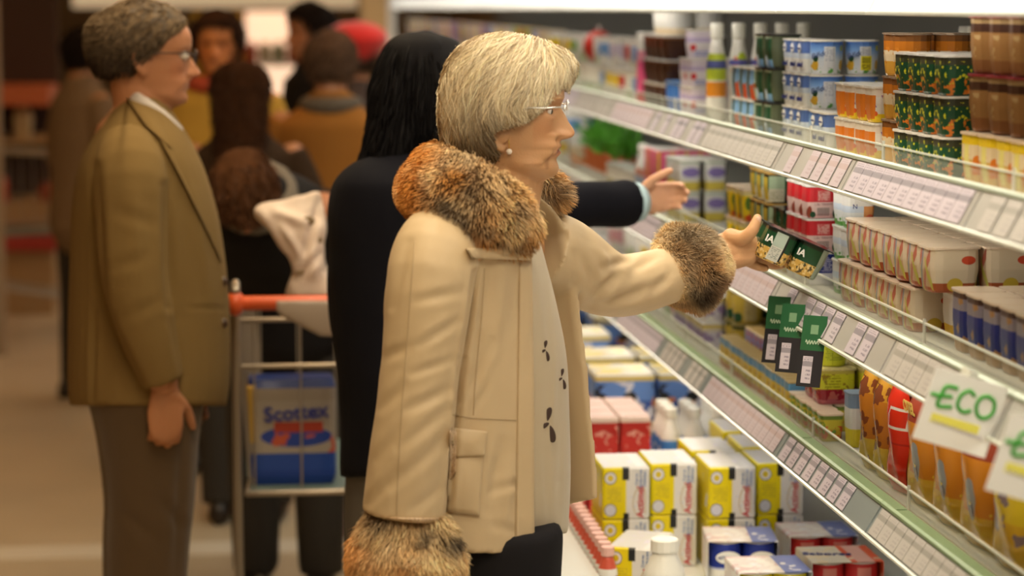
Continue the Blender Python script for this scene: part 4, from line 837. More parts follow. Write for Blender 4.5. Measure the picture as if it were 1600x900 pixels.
def fur(name, v, f, n, length, flow, colf, parent, lay=.9, wid=.0011, seed=0, steps=5, curl=.12, tuft=.7):
    r = np.random.default_rng(seed); P0, N0 = sample_surface(v, f, n, seed)
    Fl = flow(P0, N0) if callable(flow) else np.tile(np.array(flow, float), (n, 1))
    cl = np.stack([fnoise(P0, 28, 3), fnoise(P0, 28, 7), fnoise(P0, 28, 13)], 1)      # tufts lean together
    Ln = length * (.55 + .6*r.random(n)); P = np.zeros((n, steps, 3)); P[:, 0] = P0
    jit = r.normal(size=(n, 3))*.16
    for k in range(1, steps):
        t = k/(steps-1); D = N0*(1.0 - .55*t) + Fl*(lay*(.4 + t)) + cl*tuft + jit + r.normal(size=(n, 3))*curl; D /= np.linalg.norm(D, axis=1)[:, None]
        P[:, k] = P[:, k-1] + D*(Ln/(steps-1))[:, None]
    return strands(name, P, wid*(.7 + .6*r.random(n)), colf(P0, N0, r), attr_mat('fur_fibre', rough=.65, spec=.15), parent, seed)
# ================================================================== the woman in the beige coat
YW = 3.85
woman = empty('person', (float(W(760, 900, YW)[0]), YW, 0)); tag(woman, 'person in beige coat with fur collar reaching for a yogurt pack', 'person')
WO = woman.location.copy()
def wlink(o): o.location = -Vector(WO); return o      # parts are modelled in world places
mmpx = YW / FPX / (_ct)       # metres per pixel, about
HS = 1.0
hp = W(785, 277, YW)
HM = Matrix.Translation(Vector(hp)) @ Matrix.Rotation(R(-10), 4, 'Z') @ Matrix.Rotation(R(1.5), 4, 'Y') @ Matrix.Scale(1.005, 4)
bd = MB(); add_head(bd, HM, age=1.6, nose=.94, ear_dz=-.021)
pw = lambda x, y, Y: W(x, y, Y)
for s in (-1, 1): bd.ball(tuple(HM @ Vector((.0662, s*.0315, .1128))), .0124, n=16, k=12)
# neck, trunk, arms, legs
bd.tube([pw(782, 235, YW), pw(790, 285, YW), pw(782, 330, YW), pw(770, 375, YW)], [.052, .054, .060, .075], n=20, ratio=[1.0, 1.0, 1.05, 1.3], side=(1, 0, 0))
bd.tube([pw(824, 268, YW), pw(812, 300, YW), pw(800, 345, YW)], [.030, .036, .04], n=14)      # soft chin and throat
bd.tube([pw(752, 372, YW), pw(745, 430, YW), pw(748, 560, YW), pw(748, 700, YW), pw(745, 860, YW)], [.070, .085, .09, .10, .105], n=20, ratio=[1.5, 1.5, 1.3, 1.4, 1.4], side=(1, 0, 0))
hw, hm_ = pw(1118, 397, 4.19), pw(1160, 390, 4.215)
bd.tube([pw(800, 390, 4.0), pw(875, 410, 4.04), pw(962, 447, 4.09), pw(1040, 425, 4.14), hw], [.045, .045, .044, .038, .028], n=14)
bd.tube([pw(715, 370, 3.70), pw(675, 420, 3.64), pw(655, 600, 3.62), pw(635, 790, 3.62), pw(632, 860, 3.62)], [.06, .052, .045, .034, .028], n=14)
add_hand(bd, pw(632, 870, 3.62), (0.02, 0, -1), (-.2, 1, 0), (1, 0, 0), curl=.35, s=.9)
for dy in (-.09, .09):
    b0 = W(742, 860, YW); bd.tube([b0 + [0, dy, .03], [b0[0], YW + dy, .46], [b0[0] - .02, YW + dy, .09]], [.09, .058, .042], n=14)
    bd.tube([(b0[0] - .05, YW + dy, .040), (b0[0] + .11, YW + dy, .030)], [.032, .026], n=12, ratio=.8)
# the reaching hand: thumb up at the pack's corner, fingers spread below and behind it
def fing(pts, r): bd.tube(catm([pw(*p) for p in pts], 9), list(np.interp(np.linspace(0, 1, 9), np.linspace(0, 1, len(r)), r)), n=12)
fing([(1105, 402, 4.18), (1128, 395, 4.20), (1152, 388, 4.21), (1172, 388, 4.22)], [.024, .027, .030, .026])
bd.tube([pw(1118, 385, 4.20), pw(1145, 376, 4.20), pw(1165, 377, 4.205)], [.018, .021, .017], n=12)
bd.tube([pw(1122, 408, 4.19), pw(1150, 404, 4.195), pw(1172, 402, 4.20)], [.017, .019, .014], n=12)
fing([(1140, 370, 4.195), (1160, 372, 4.18), (1174, 362, 4.17), (1184, 340, 4.175)], [.016, .0135, .0115, .0078])       # thumb
fing([(1160, 398, 4.225), (1185, 406, 4.245), (1208, 414, 4.25), (1222, 414, 4.235)], [.0115, .0098, .009, .0075])       # fingers under the pack
fing([(1160, 392, 4.24), (1188, 396, 4.262), (1214, 404, 4.268), (1232, 406, 4.255)], [.0115, .010, .0092, .0075])
fing([(1158, 384, 4.245), (1186, 384, 4.272), (1212, 388, 4.280), (1232, 390, 4.27)], [.0115, .010, .0092, .0075])
fing([(1158, 404, 4.20), (1172, 411, 4.212), (1186, 417, 4.218), (1197, 419, 4.21)], [.0100, .0088, .008, .0065])
v, f, n = remesh(bd, .0024, 1, .4)
pc = proj(v)
SKB = (.56, .31, .155)
colr = skin_colors(v, HM, SKB, (.42, .14, .09), blush=1.0, fold=.55)
body = wlink(surf('body', v, f, skin_mat('skin_fair'), woman, colr))
bvh_body = BVHTree.FromPolygons([tuple(p) for p in v], f)
# nails
M_nail = mat('nail', (.66, .42, .30), rough=.25)
wlink(MB().ball(pw(1184.5, 344, 4.168), (.0052, .0025, .0075)).build('thumbnail', M_nail, woman, True))
# ---- coat: a thick open shell, then the two sleeves, one surface
LEV = [ # py : (px, Y) from the right front edge round the back to the left front edge
 (306, [(806, 3.80), (780, 3.785), (735, 3.80), (715, 3.85), (735, 3.91), (785, 3.925), (846, 3.91)]),
 (335, [(822, 3.755), (770, 3.70), (700, 3.72), (668, 3.85), (700, 3.985), (785, 4.01), (874, 3.95)]),
 (365, [(830, 3.735), (756, 3.665), (672, 3.70), (636, 3.85), (675, 4.01), (790, 4.05), (890, 3.96)]),
 (410, [(833, 3.725), (748, 3.655), (655, 3.69), (616, 3.85), (655, 4.02), (790, 4.06), (899, 3.965)]),
 (470, [(835, 3.72), (744, 3.655), (648, 3.69), (610, 3.85), (650, 4.02), (790, 4.06), (907, 3.97)]),
 (560, [(837, 3.71), (740, 3.65), (648, 3.69), (609, 3.85), (650, 4.02), (790, 4.06), (917, 3.97)]),
 (650, [(838, 3.70), (736, 3.645), (645, 3.68), (605, 3.85), (648, 4.03), (790, 4.07), (925, 3.97)]),
 (760, [(838, 3.695), (735, 3.635), (640, 3.67), (603, 3.85), (645, 4.04), (790, 4.08), (932, 3.97)]),
 (868, [(838, 3.69), (735, 3.63), (640, 3.66), (605, 3.85), (645, 4.05), (790, 4.085), (935, 3.97)])]
HEM = [868, 864, 860, 858, 850, 812, 778]
rings = []
for li, (py, cp) in enumerate(LEV):
    pts = [W(px, (HEM[i] if li == len(LEV)-1 else py if li < len(LEV)-2 else py - (0, 0, 0, 0, 6, 25, 50)[i]), Y) for i, (px, Y) in enumerate(cp)]
    out = spline(pts, 61)
    tg = np.gradient(out, axis=0); inn = np.cross(tg, [0, 0, 1.0]); inn /= np.linalg.norm(inn, axis=1)[:, None]
    ctr = out.mean(0); sgn = np.sign(((ctr - out) * inn).sum(1).sum()); inn *= sgn
    rings.append(list(out) + list((out + inn * .011)[::-1]))
def resample(rings, n):
    A = np.array(rings); k = len(A); o = np.empty((n,) + A.shape[1:])
    fl = spline(A.reshape(k, -1), n); return fl.reshape((n,) + A.shape[1:])
coat = MB(); coat.loft([list(r) for r in resample(rings, 60)])
# near sleeve, hanging
SLV = [(702, 352, 3.735, .050), (682, 395, 3.668, .066), (671, 450, 3.645, .066), (659, 560, 3.63, .0615), (649, 650, 3.622, .0610), (638, 740, 3.62, .0625), (631, 803, 3.62, .0640)]
pth = spline([list(W(a, b, Y)) + [r] for a, b, Y, r in SLV], 26)
coat.tube(pth[:, :3], pth[:, 3], n=28, ratio=[1.05 if i > 6 else 1.0 for i in range(26)], side=(1, 0, 0), round_ends=False)
# far sleeve, reaching
SLF = [(842, 388, 3.99, .070), (880, 405, 4.02, .070), (925, 432, 4.06, .0615), (965, 447, 4.09, .0545), (1010, 440, 4.125, .0530), (1060, 424, 4.155, .0500), (1085, 415, 4.17, .048)]
pth = spline([list(W(a, b, Y)) + [r] for a, b, Y, r in SLF], 24)
coat.tube(pth[:, :3], pth[:, 3], n=26, round_ends=False)
v, f, n = remesh(coat, .0042, 5, .5)
FOLDS = [ # hanging sleeve, and the line where it lies against the body
 (742, 425, 722, 560, 5, -9), (722, 560, 709, 690, 5, -9), (709, 690, 699, 803, 5, -9),
 (640, 380, 612, 480, 7, -2.0), (655, 540, 715, 500, 7, -2.4), (640, 585, 712, 560, 7, -1.8), (650, 470, 720, 455, 8, -1.8), (636, 640, 708, 606, 8, -2.4), (622, 700, 700, 640, 8, -2.0), (612, 760, 690, 690, 9, -2.4),
 (600, 560, 640, 540, 8, -1.6), (596, 640, 632, 600, 8, -1.8), (590, 720, 625, 670, 8, -1.8), (575, 790, 622, 735, 8, -2.2), (640, 800, 690, 760, 8, -1.8),
 # front panel
 (765, 415, 752, 500, 8, -3.0), (752, 500, 745, 600, 7, -2.2), (790, 412, 770, 560, 9, 2.6), (812, 430, 800, 520, 6, -1.6), (770, 530, 735, 610, 7, -2.2), (760, 600, 740, 645, 6, -2.0), (830, 470, 815, 560, 6, 1.6), (785, 690, 765, 800, 9, -2.6), (800, 720, 790, 830, 8, 2.0), (765, 770, 830, 745, 7, -1.6), (770, 820, 835, 840, 8, -1.6),
 # far sleeve
 (905, 395, 935, 460, 8, -3.4), (925, 470, 968, 425, 7, -4.4), (940, 420, 985, 405, 7, -3.6), (915, 480, 1000, 460, 7, -3.0), (960, 470, 1040, 440, 8, -2.8), (990, 420, 1030, 400, 7, -2.4), (1010, 470, 1050, 425, 7, -2.0), (930, 385, 955, 420, 7, 2.6),
 (880, 340, 900, 430, 7, -2.4), (895, 430, 912, 560, 6, -1.6)]
n = normals_of(v, f); v = fold(v, n, [(*q[:5], q[5]*1.5) for q in FOLDS])
big = fnoise(v, 9, 5) * .0022 + fnoise(v, 24, 9) * .0009
v = v + n * big[:, None]
M_coat = mat('coat_cloth', (.575, .435, .265), rough=.48, spec=.35, sheen=.03, bump=.06, bscale=900)
coat_o = wlink(surf('coat', v, f, M_coat, woman)); coat_o['label'] = 'beige padded coat'
bvh_coat = BVHTree.FromPolygons([tuple(p) for p in v], f)
def hit(px, py, bvh=None, off=0.):
    d = Vector(ray(px, py)).normalized(); h, nn, i, dist = (bvh or bvh_coat).ray_cast(Vector(CAMP), d)
    if h is None: return None
    return h - d * off
def on_line(pts, n, bvh=None, off=.0004):
    P = spline([(x, y, 0) for x, y in pts], n); o = [hit(p[0], p[1], bvh, off) for p in P]; return [q for q in o if q is not None]
M_seam = mat('coat_seam', (.46, .34, .20), rough=.6)
for sm in ([(648, 378), (642, 450), (634, 560), (627, 650), (622, 740), (620, 804)], [(812, 440), (811, 560), (809, 660), (806, 760), (805, 862)], [(707, 648), (740, 653), (806, 656)], [(757, 420), (752, 500), (744, 580), (740, 648)], [(757, 676), (754, 720), (747, 790)]):
    P = on_line(sm, 40)
    if len(P) > 4: wlink(MB().tube(P, .0011, n=6).build('seam', M_seam, woman, True))
def patch(name, quad, m, thick=.004, nu=14, nv=12, bvh=None, puff=.002, parent=None):
    """a panel of cloth sewn on: follows the surface under it"""
    (x0, y0), (x1, y1), (x2, y2), (x3, y3) = quad; top = []; bot = []
    for j in range(nv):
        for i in range(nu):
            u, w = i/(nu-1), j/(nv-1); px = (1-w)*((1-u)*x0 + u*x1) + w*((1-u)*x3 + u*x2); py = (1-w)*((1-u)*y0 + u*y1) + w*((1-u)*y3 + u*y2)
            h = hit(px, py, bvh)
            if h is None: h = top[-1][0] if top else V(px, py, 3.6)
            d = Vector(ray(px, py)).normalized(); e = thick + puff * math.sin(math.pi*u) * math.sin(math.pi*w)
            top.append((h, h - d*e)); 
    mb = MB(); N = nu*nv
    vs = [t[1] for t in top] + [t[0] + Vector(ray(800, 450)) * .002 for t in top]
    fs = [(j*nu+i, j*nu+i+1, (j+1)*nu+i+1, (j+1)*nu+i) for j in range(nv-1) for i in range(nu-1)]
    fs += [(N+a, N+d_, N+c_, N+b_) for a, b_, c_, d_ in fs]
    edge = [i for i in range(nu)] + [j*nu + nu-1 for j in range(1, nv)] + [(nv-1)*nu + i for i in range(nu-2, -1, -1)] + [j*nu for j in range(nv-2, 0, -1)]
    fs += [(edge[k], edge[(k+1) % len(edge)], N + edge[(k+1) % len(edge)], N + edge[k]) for k in range(len(edge))]
    mb.add(vs, fs); return wlink(mb.build(name, m, parent or woman, True))
patch('pocket', [(703, 700), (756, 704), (749, 806), (698, 800)], M_coat, .006, puff=.008)
patch('pocket_flap', [(705, 668), (762, 674), (757, 712), (707, 714)], M_coat, .012, puff=.004)
M_snake = print_mat('snakeskin', [('bands', [(0, (.50, .34, .20)), (.5, (.56, .40, .25))]), ('cells', 420, .34, -1, 2, (.24, .13, .07))], rough=.3)
patch('pocket_strap', [(703, 672), (713, 674), (712, 738), (702, 752)], M_snake, .015, nu=6)
patch('cuff_band', [(594, 808), (697, 810), (697, 829), (596, 826)], M_snake, .004, nu=18, nv=6)
patch('collar_edge', [(728, 388), (833, 386), (834, 407), (738, 404)], M_coat, .014, nu=18, nv=6, puff=.004)
patch('placket', [(812, 412), (837, 412), (838, 866), (806, 863)], M_coat, .0025, nu=8, nv=30, puff=.001)
# ---- blouse in the opening, trousers
sw = MB(); rr = []
for py, xf, hw_ in ((352, 836, .075), (380, 845, .10), (420, 856, .125), (480, 871, .135), (560, 886, .14), (650, 890, .14), (740, 892, .14), (826, 888, .14), (834, 884, .137)):
    xb = 640; ring = []
    for a in np.linspace(0, 2*np.pi, 41)[:-1]:
        cx = (xf + xb)/2; px = cx + (xf - cx) * math.copysign(abs(math.cos(a))**.8, math.cos(a)); ring.append(W(px, py, YW + hw_*math.sin(a)))
    rr.append(ring)
sw.loft([list(r) for r in resample(rr, 30)]); v, f, n = remesh(sw, .006, 3)
n = normals_of(v, f); v = fold(v, n, [(850, 420, 860, 560, 5, -1.5), (868, 560, 860, 700, 5, 2), (880, 640, 872, 800, 5, -1.5), (850, 700, 858, 820, 5, -1.5)])
M_blouse = mat('blouse_cloth', (.50, .41, .28), rough=.65, sheen=.2, bump=.05, bscale=700)
blouse = wlink(surf('blouse', v, f, M_blouse, woman)); bvh_bl = BVHTree.FromPolygons([tuple(p) for p in v], f)
M_motif = mat('motif_brown', (.045, .022, .015), rough=.6)
def motif(pts, r): 
    P = on_line(pts, 24, bvh_bl, .0002)
    if len(P) > 3: wlink(MB().tube(P, list(np.interp(np.linspace(0, 1, len(P)), [0, .4, 1], [r*.4, r, r*.3])), n=6).build('printed_motif', M_motif, woman, True))
def leafprint(cx, cy, rx, rz, ang):
    h = hit(cx, cy, bvh_bl)
    if h is not None: wlink(MB().ball(h, (rx, .0012, rz), n=14, k=8, M=Matrix.Rotation(R(ang), 3, 'Y')).build('printed_motif', M_motif, woman, True))
for cx, cy, s in ((851, 548, 1.0), (877, 592, 1.0), (855, 664, 1.7)):
    leafprint(cx, cy - 9*s, .0035*s, .0080*s, 25); leafprint(cx + 3*s, cy + 8*s, .0045*s, .0090*s, -20); leafprint(cx - 3*s, cy + 1*s, .0022*s, .0055*s, 60)
for cx, cy, s in () and ((851, 548, .95), (877, 592, .95), (855, 664, 1.6), (846, 715, 1.0)):
    motif([(cx-4*s, cy-17*s), (cx+3*s, cy-13*s), (cx+5*s, cy-6*s), (cx-1*s, cy)], .0046*s); motif([(cx-1*s, cy), (cx-6*s, cy-4*s), (cx-7*s, cy-10*s)], .0030*s); motif([(cx, cy+1*s), (cx+6*s, cy+4*s), (cx+7*s, cy+10*s), (cx+2*s, cy+16*s), (cx-4*s, cy+17*s)], .0040*s); motif([(cx, cy+5*s), (cx-3*s, cy+9*s), (cx+1*s, cy+12*s)], .0022*s)
tr = MB()
for dy in (-.085, .085): 
    b0 = W(742, 800, YW); tr.tube([(b0[0] + .02, YW + dy, b0[2]), (b0[0] + .02, YW + dy, .75), (b0[0], YW + dy, .45), (b0[0] - .02, YW + dy, .07)], [.115, .108, .085, .075], n=18, round_ends=False)
v, f, n = remesh(tr, .012, 4); M_black = mat('black_wool', (.010, .009, .011), rough=.85, spec=.2)
wlink(surf('trousers', v, f, M_black, woman))
def shoe(x, y, parent, put=None, rz=0., s=1.):
    m = MB(); rr = []
    for t_, w_, h_ in ((-.085, .020, .05), (-.075, .034, .075), (-.02, .040, .085), (.05, .045, .070), (.12, .046, .055), (.175, .036, .045), (.195, .012, .03)):
        rr.append([(x + s*t_, y + s*w_*math.cos(a), .002 + s*max(0, h_*(.5 + .5*math.sin(a)))) for a in np.linspace(0, 2*math.pi, 17)[:-1]])
    m.loft(rr); o = m.build('shoe', mat('shoe_leather', (.02, .013, .009), rough=.35), parent, True)
    return put(o) if put else o
for dy in (-.09, .09): shoe(float(W(742, 860, YW)[0]) - .02, YW + dy, woman, wlink)
# ---- fur: collar and two cuffs
def furcol(spots, seed, warm=.62):
    def fn(P, N, r):
        n1 = fnoise(P, 16, seed); n2 = fnoise(P, 42, seed + 5); q = proj(P)
        tawny, pale, grey, dk = np.array((.55, .27, .075)), np.array((.78, .58, .33)), np.array((.36, .28, .19)), np.array((.06, .045, .035))
        a = np.clip(warm + 1.2*n1, 0, 1)[:, None]; c = tawny*(1-a) + pale*a
        g = np.clip(.25 + 1.4*n2, 0, 1)[:, None]*.6; c = c*(1-g) + grey*g
        for x, y, rx, ry, kk, cc in spots:
            m_ = np.clip(1.25*np.exp(-((q[:, 0]-x)/rx)**2 - ((q[:, 1]-y)/ry)**2), 0, 1)*kk; m_ = (m_ * np.clip(1. + .6*n2, 0, 1))[:, None]
            c = c*(1-m_) + np.array({'d': dk, 'g': grey, 't': (.50, .20, .035), 'p': pale}[cc])*m_
        c = c * (.65 + .7*r.random(len(P)))[:, None]
        tip = np.linspace(0, 1, 5)[None, :, None]; return np.clip(c[:, None, :]*(.58 + .95*tip), 0, 1)
    return fn
M_hide = mat('fur_hide', (.20, .12, .06), rough=.9)
cl = MB()
cp = [(806, 352, 3.72, .044), (768, 334, 3.685, .057), (722, 312, 3.675, .064), (682, 288, 3.74, .060), (668, 276, 3.85, .056), (690, 278, 3.95, .052), (770, 284, 4.0, .048), (850, 296, 3.985, .034), (874, 304, 3.965, .018)]
P = spline([list(W(a, b, Y)) + [r] for a, b, Y, r in cp], 30)
cl.tube(P[:, :3], P[:, 3], n=22, ratio=.62, side=(.35, .1, 1))
v, f, n = remesh(cl, .007, 5)
col_b = wlink(surf('fur_collar', v, f, M_hide, woman))
def flow_col(P, N):
    c = W(785, 290, YW); d = P - c; d[:, 2] = -.06 - .5*np.abs(d[:, 2]); d /= np.linalg.norm(d, axis=1)[:, None]; return d + np.array([0, 0, -.35])
wlink(fur('collar_fur', v, f, 34000, .026, flow_col, furcol([(640, 300, 30, 55, .9, 't'), (660, 245, 30, 18, .8, 't'), (715, 335, 26, 22, .9, 'g'), (728, 365, 18, 20, .95, 'd'), (700, 320, 18, 12, .7, 'd'), (810, 375, 18, 9, .7, 'd'), (735, 240, 22, 12, .7, 'g'), (790, 350, 24, 20, .6, 'p'), (745, 300, 22, 12, .5, 'd'), (870, 300, 20, 12, .6, 'g')], 2), woman, seed=4))
def cuff(name, a, b, r0, nfur, ln, flow, spots, seed):
    m = MB(); P = spline([a, .5*(np.array(a) + np.array(b)), b], 7); m.tube(P, [r0*.86, r0*.98, r0*1.03, r0*1.05, r0*1.03, r0*.98, r0*.84], n=24)
    v, f, n = remesh(m, .007, 3); wlink(surf(name, v, f, M_hide, woman)); wlink(fur(name.replace('fur_', '') + '_fur', v, f, nfur, ln, flow, furcol(spots, seed, .92), woman, seed=seed, lay=1.0))
cuff('fur_cuff', W(634, 842, 3.62), W(632, 905, 3.62), .076, 34000, .034, (-.05, -.1, -.9), [(600, 815, 20, 14, .95, 'd'), (655, 838, 14, 18, .9, 'd'), (700, 840, 22, 16, .95, 'd'), (560, 860, 30, 40, .7, 't'), (640, 890, 60, 14, .6, 't'), (625, 830, 30, 20, .6, 'p'), (675, 880, 20, 14, .6, 'p')], 9)
cuff('fur_cuff', W(1064, 420, 4.158), W(1082, 414, 4.17), .064, 30000, .030, (.25, -.1, -.25), [(1085, 378, 26, 28, .9, 'd'), (1078, 385, 30, 36, .7, 'g'), (1095, 450, 24, 22, .95, 'd'), (1118, 440, 10, 10, .9, 'd'), (1072, 345, 30, 14, .6, 'p'), (1135, 460, 20, 34, .7, 't'), (1120, 350, 20, 20, .5, 'p')], 12)
# ---- hair: a shell shaped like the hairdo, covered with combed strands
hc = local_of(HM, np.array([W(785, 150, YW)]))[0]
def side_poly():      # outline of the hairdo in the photograph, as seen from her right
    return [(889, 136), (899, 122), (904, 100), (890, 80), (862, 64), (830, 53), (790, 48), (755, 52), (722, 66), (700, 92), (688, 125), (684, 165), (686, 205), (692, 238), (712, 252), (742, 262), (768, 266)]
HC = W(790, 150, YW)
poly = np.array([(W(a, b, YW) - HC)[[0, 2]] for a, b in side_poly()])
pang = np.unwrap(np.arctan2(poly[:, 1], poly[:, 0])); prad = np.hypot(*poly.T)
def hair_r(X, Z):
    a = np.arctan2(Z, X); a = np.where(a < pang[0] - 1.2, a + 2*np.pi, a); return np.interp(a, pang, prad)
def shell(u, w, k=1.0):
    """u: angle in the side view, w: -1..1 across"""
    r = np.interp(u, pang, prad) * k; c = np.sqrt(np.clip(1 - np.abs(w)**2.3, 0, 1)) ** .85
    return np.stack([HC[0] + r*c*np.cos(u), HC[1] + w*.088*k*np.interp(r*c*np.cos(u), [.02, .105], [1, .66]), HC[2] + r*c*np.sin(u)], -1)
# where hair may grow: above the hairline drawn on the side of the head
line = [(878, 126), (866, 138), (849, 153), (829, 170), (810, 182), (790, 188), (772, 190), (760, 198), (762, 216), (770, 234), (764, 254), (756, 268)]
LX = np.array([(W(a, b, YW) - HC)[[0, 2]] for a, b in line])
def in_hair(Q):
    X, Z = Q[:, 0]-HC[0], Q[:, 2]-HC[2]
    pg = np.vstack([poly, LX[::-1]]); ins = np.zeros(len(Q), bool); j = len(pg)-1
    for i in range(len(pg)):
        c_ = ((pg[i, 1] > Z) != (pg[j, 1] > Z)) & (X < (pg[j, 0]-pg[i, 0])*(Z-pg[i, 1])/(pg[j, 1]-pg[i, 1] + 1e-12) + pg[i, 0]); ins ^= c_; j = i
    return ins
mbh = MB(); NU, NW = 90, 61
uu = np.linspace(pang[0] - .25, pang[-1] + .15, NU); wwv = np.sin(np.linspace(-np.pi/2, np.pi/2, NW))*.985
G = np.array([shell(np.full(NW, u), wwv, .965) for u in uu]); ok = np.array([in_hair(g) for g in G]) 
idx = -np.ones((NU, NW), int); vv = []; ff = []
for i in range(NU):
    for j in range(NW): idx[i, j] = len(vv); vv.append(G[i, j])
vv = np.array(vv); inh = in_hair(HC + (vv - HC)*1.0)
for i in range(NU-1):
    for j in range(NW-1):
        q = (idx[i, j], idx[i, j+1], idx[i+1, j+1], idx[i+1, j])
        if sum(inh[k] for k in q) >= 3: ff.append(q)
hairb = wlink(surf('hair_base', vv, ff, mat('hair_base_blond', (.30, .20, .11), rough=.6), woman))
sd = hairb.modifiers.new('t', 'SOLIDIFY'); sd.thickness = .004
# combing directions seen from the side (px, py, dx, dy): y down
COMB = [(880, 85, .75, .75), (898, 110, .35, 1), (860, 70, .9, .8), (888, 140, -.2, 1), (865, 110, -.2, 1), (860, 150, -.25, 1), (850, 175, .5, .8), (835, 60, -.4, .55), (820, 95, -.65, .9), (800, 140, -.65, .75), (825, 160, -.1, .7), (835, 185, .8, .45), (800, 180, .35, .55), (790, 55, -1, .4), (760, 80, -.9, .75), (750, 120, -.7, .9), (745, 165, -.35, 1), (765, 190, .3, .9), (722, 80, -.8, .9), (705, 120, -.35, 1), (692, 160, -.05, 1), (715, 170, -.05, 1), (700, 215, .12, 1), (730, 220, .25, 1), (760, 235, .55, .9), (770, 255, .7, .8)]
CX = np.array([(W(a, b, YW) - HC)[[0, 2]] for a, b, _, _ in COMB]); CD = np.array([(dx, -dy) for _, _, dx, dy in COMB], float); CD /= np.linalg.norm(CD, axis=1)[:, None]
def comb(Q):
    XZ = (Q - HC)[:, [0, 2]]; d2 = ((XZ[:, None] - CX[None])**2).sum(2); w = 1/(d2 + 1.5e-4)**1.6; D = (w[..., None]*CD[None]).sum(1); return D/(np.linalg.norm(D, axis=1)[:, None] + 1e-9)
def hairdo(n, steps, length, seed, kmin, kmax, wid, tone):
    r = np.random.default_rng(seed); u = r.uniform(pang[0] - .2, pang[-1] + .1, n*2); w = np.sin(r.uniform(-np.pi/2, np.pi/2, n*2))*.99
    rad = np.sqrt(r.uniform(.02, 1, n*2))
    # roots spread over the whole dome, both sides
    th = r.uniform(-np.pi/2, np.pi/2, n*2); c = np.sqrt(r.uniform(0, 1, n*2)); X = np.interp(u, pang, prad)*c*np.cos(u); Z = np.interp(u, pang, prad)*c*np.sin(u)
    sgn = np.where(r.random(n*2) < .72, -1, 1)
    Q = np.stack([HC[0] + X, np.full(n*2, HC[1]), HC[2] + Z], -1); k_ = in_hair(Q); Q, sgn = Q[k_][:n], sgn[k_][:n]; n = len(Q)
    lay = r.uniform(kmin, kmax, n); cd_ = comb(Q); tq = np.stack([(Q[:, 0]-HC[0])*cd_[:, 1] - (Q[:, 2]-HC[2])*cd_[:, 0], sgn, (Q[:, 0]-HC[0])*cd_[:, 0]*.25 + (Q[:, 2]-HC[2])*cd_[:, 1]*.25], 1); tuft = fnoise(tq, 95, 21) + .35*fnoise(Q, 240, seed)
    P = np.zeros((n, steps, 3)); L = length*(.6 + .6*r.random(n)); cur = Q.copy(); ph = tuft*5; alive = np.ones(n)
    for k in range(steps):
        X, Z = cur[:, 0]-HC[0], cur[:, 2]-HC[2]; rr = np.maximum(hair_r(X, Z)*lay, 1e-4); s = np.clip(np.hypot(X, Z)/rr, 0, .999)
        yv = .088*np.interp(X, [.02, .105], [1, .66])*lay*(1 - s**(2/.85)) ** (1/2.3); over = np.hypot(X, Z) > rr*.999
        cur[over, 0] = HC[0] + X[over]*(rr/np.hypot(X, Z))[over]*.998; cur[over, 2] = HC[2] + Z[over]*(rr/np.hypot(X, Z))[over]*.998
        P[:, k] = cur; P[:, k, 1] = HC[1] + sgn*yv
        D = comb(cur); t = k/(steps-1); alive = np.where(in_hair(HC + (cur - HC)*1.0), alive, .06*alive); wv = .35*np.sin(ph + t*5.5 + tuft*6); D = np.stack([D[:, 0]*np.cos(wv) - D[:, 1]*np.sin(wv), D[:, 0]*np.sin(wv) + D[:, 1]*np.cos(wv)], 1)
        cur = cur + np.stack([D[:, 0], 0*tuft, D[:, 1]], 1)*(alive*L/steps)[:, None]
    P[:, :, 1] += (sgn*tuft*.0035)[:, None]; P += r.normal(size=(n, 1, 3))*.0006; P[:, -2:] += r.normal(size=(n, 1, 3))*.0015
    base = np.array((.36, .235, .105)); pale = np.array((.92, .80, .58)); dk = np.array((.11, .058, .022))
    hgt = np.clip((Q[:, 2]-HC[2])/.10*.5 + .42, 0, 1)[:, None]; m1 = np.clip(hgt + 1.3*tuft[:, None] + r.normal(size=(n, 1))*.28, 0, 1)  # strands paler towards the crown: overhead light put into their colour
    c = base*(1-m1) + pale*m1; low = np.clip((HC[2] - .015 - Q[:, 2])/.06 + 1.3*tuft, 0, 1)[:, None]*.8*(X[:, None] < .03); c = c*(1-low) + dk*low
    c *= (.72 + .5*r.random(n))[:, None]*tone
    return wlink(strands('hair_strands', P, wid*(.7 + .6*r.random(n)), np.clip(c, 0, 1), attr_mat('hair_fibre', rough=.38, spec=.5), woman, seed))
hairdo(16000, 9, .075, 21, .95, .985, .0013, .75); hairdo(20000, 10, .085, 22, .985, 1.01, .0010, 1.0); hairdo(500, 10, .07, 23, 1.01, 1.05, .0006, 1.1)
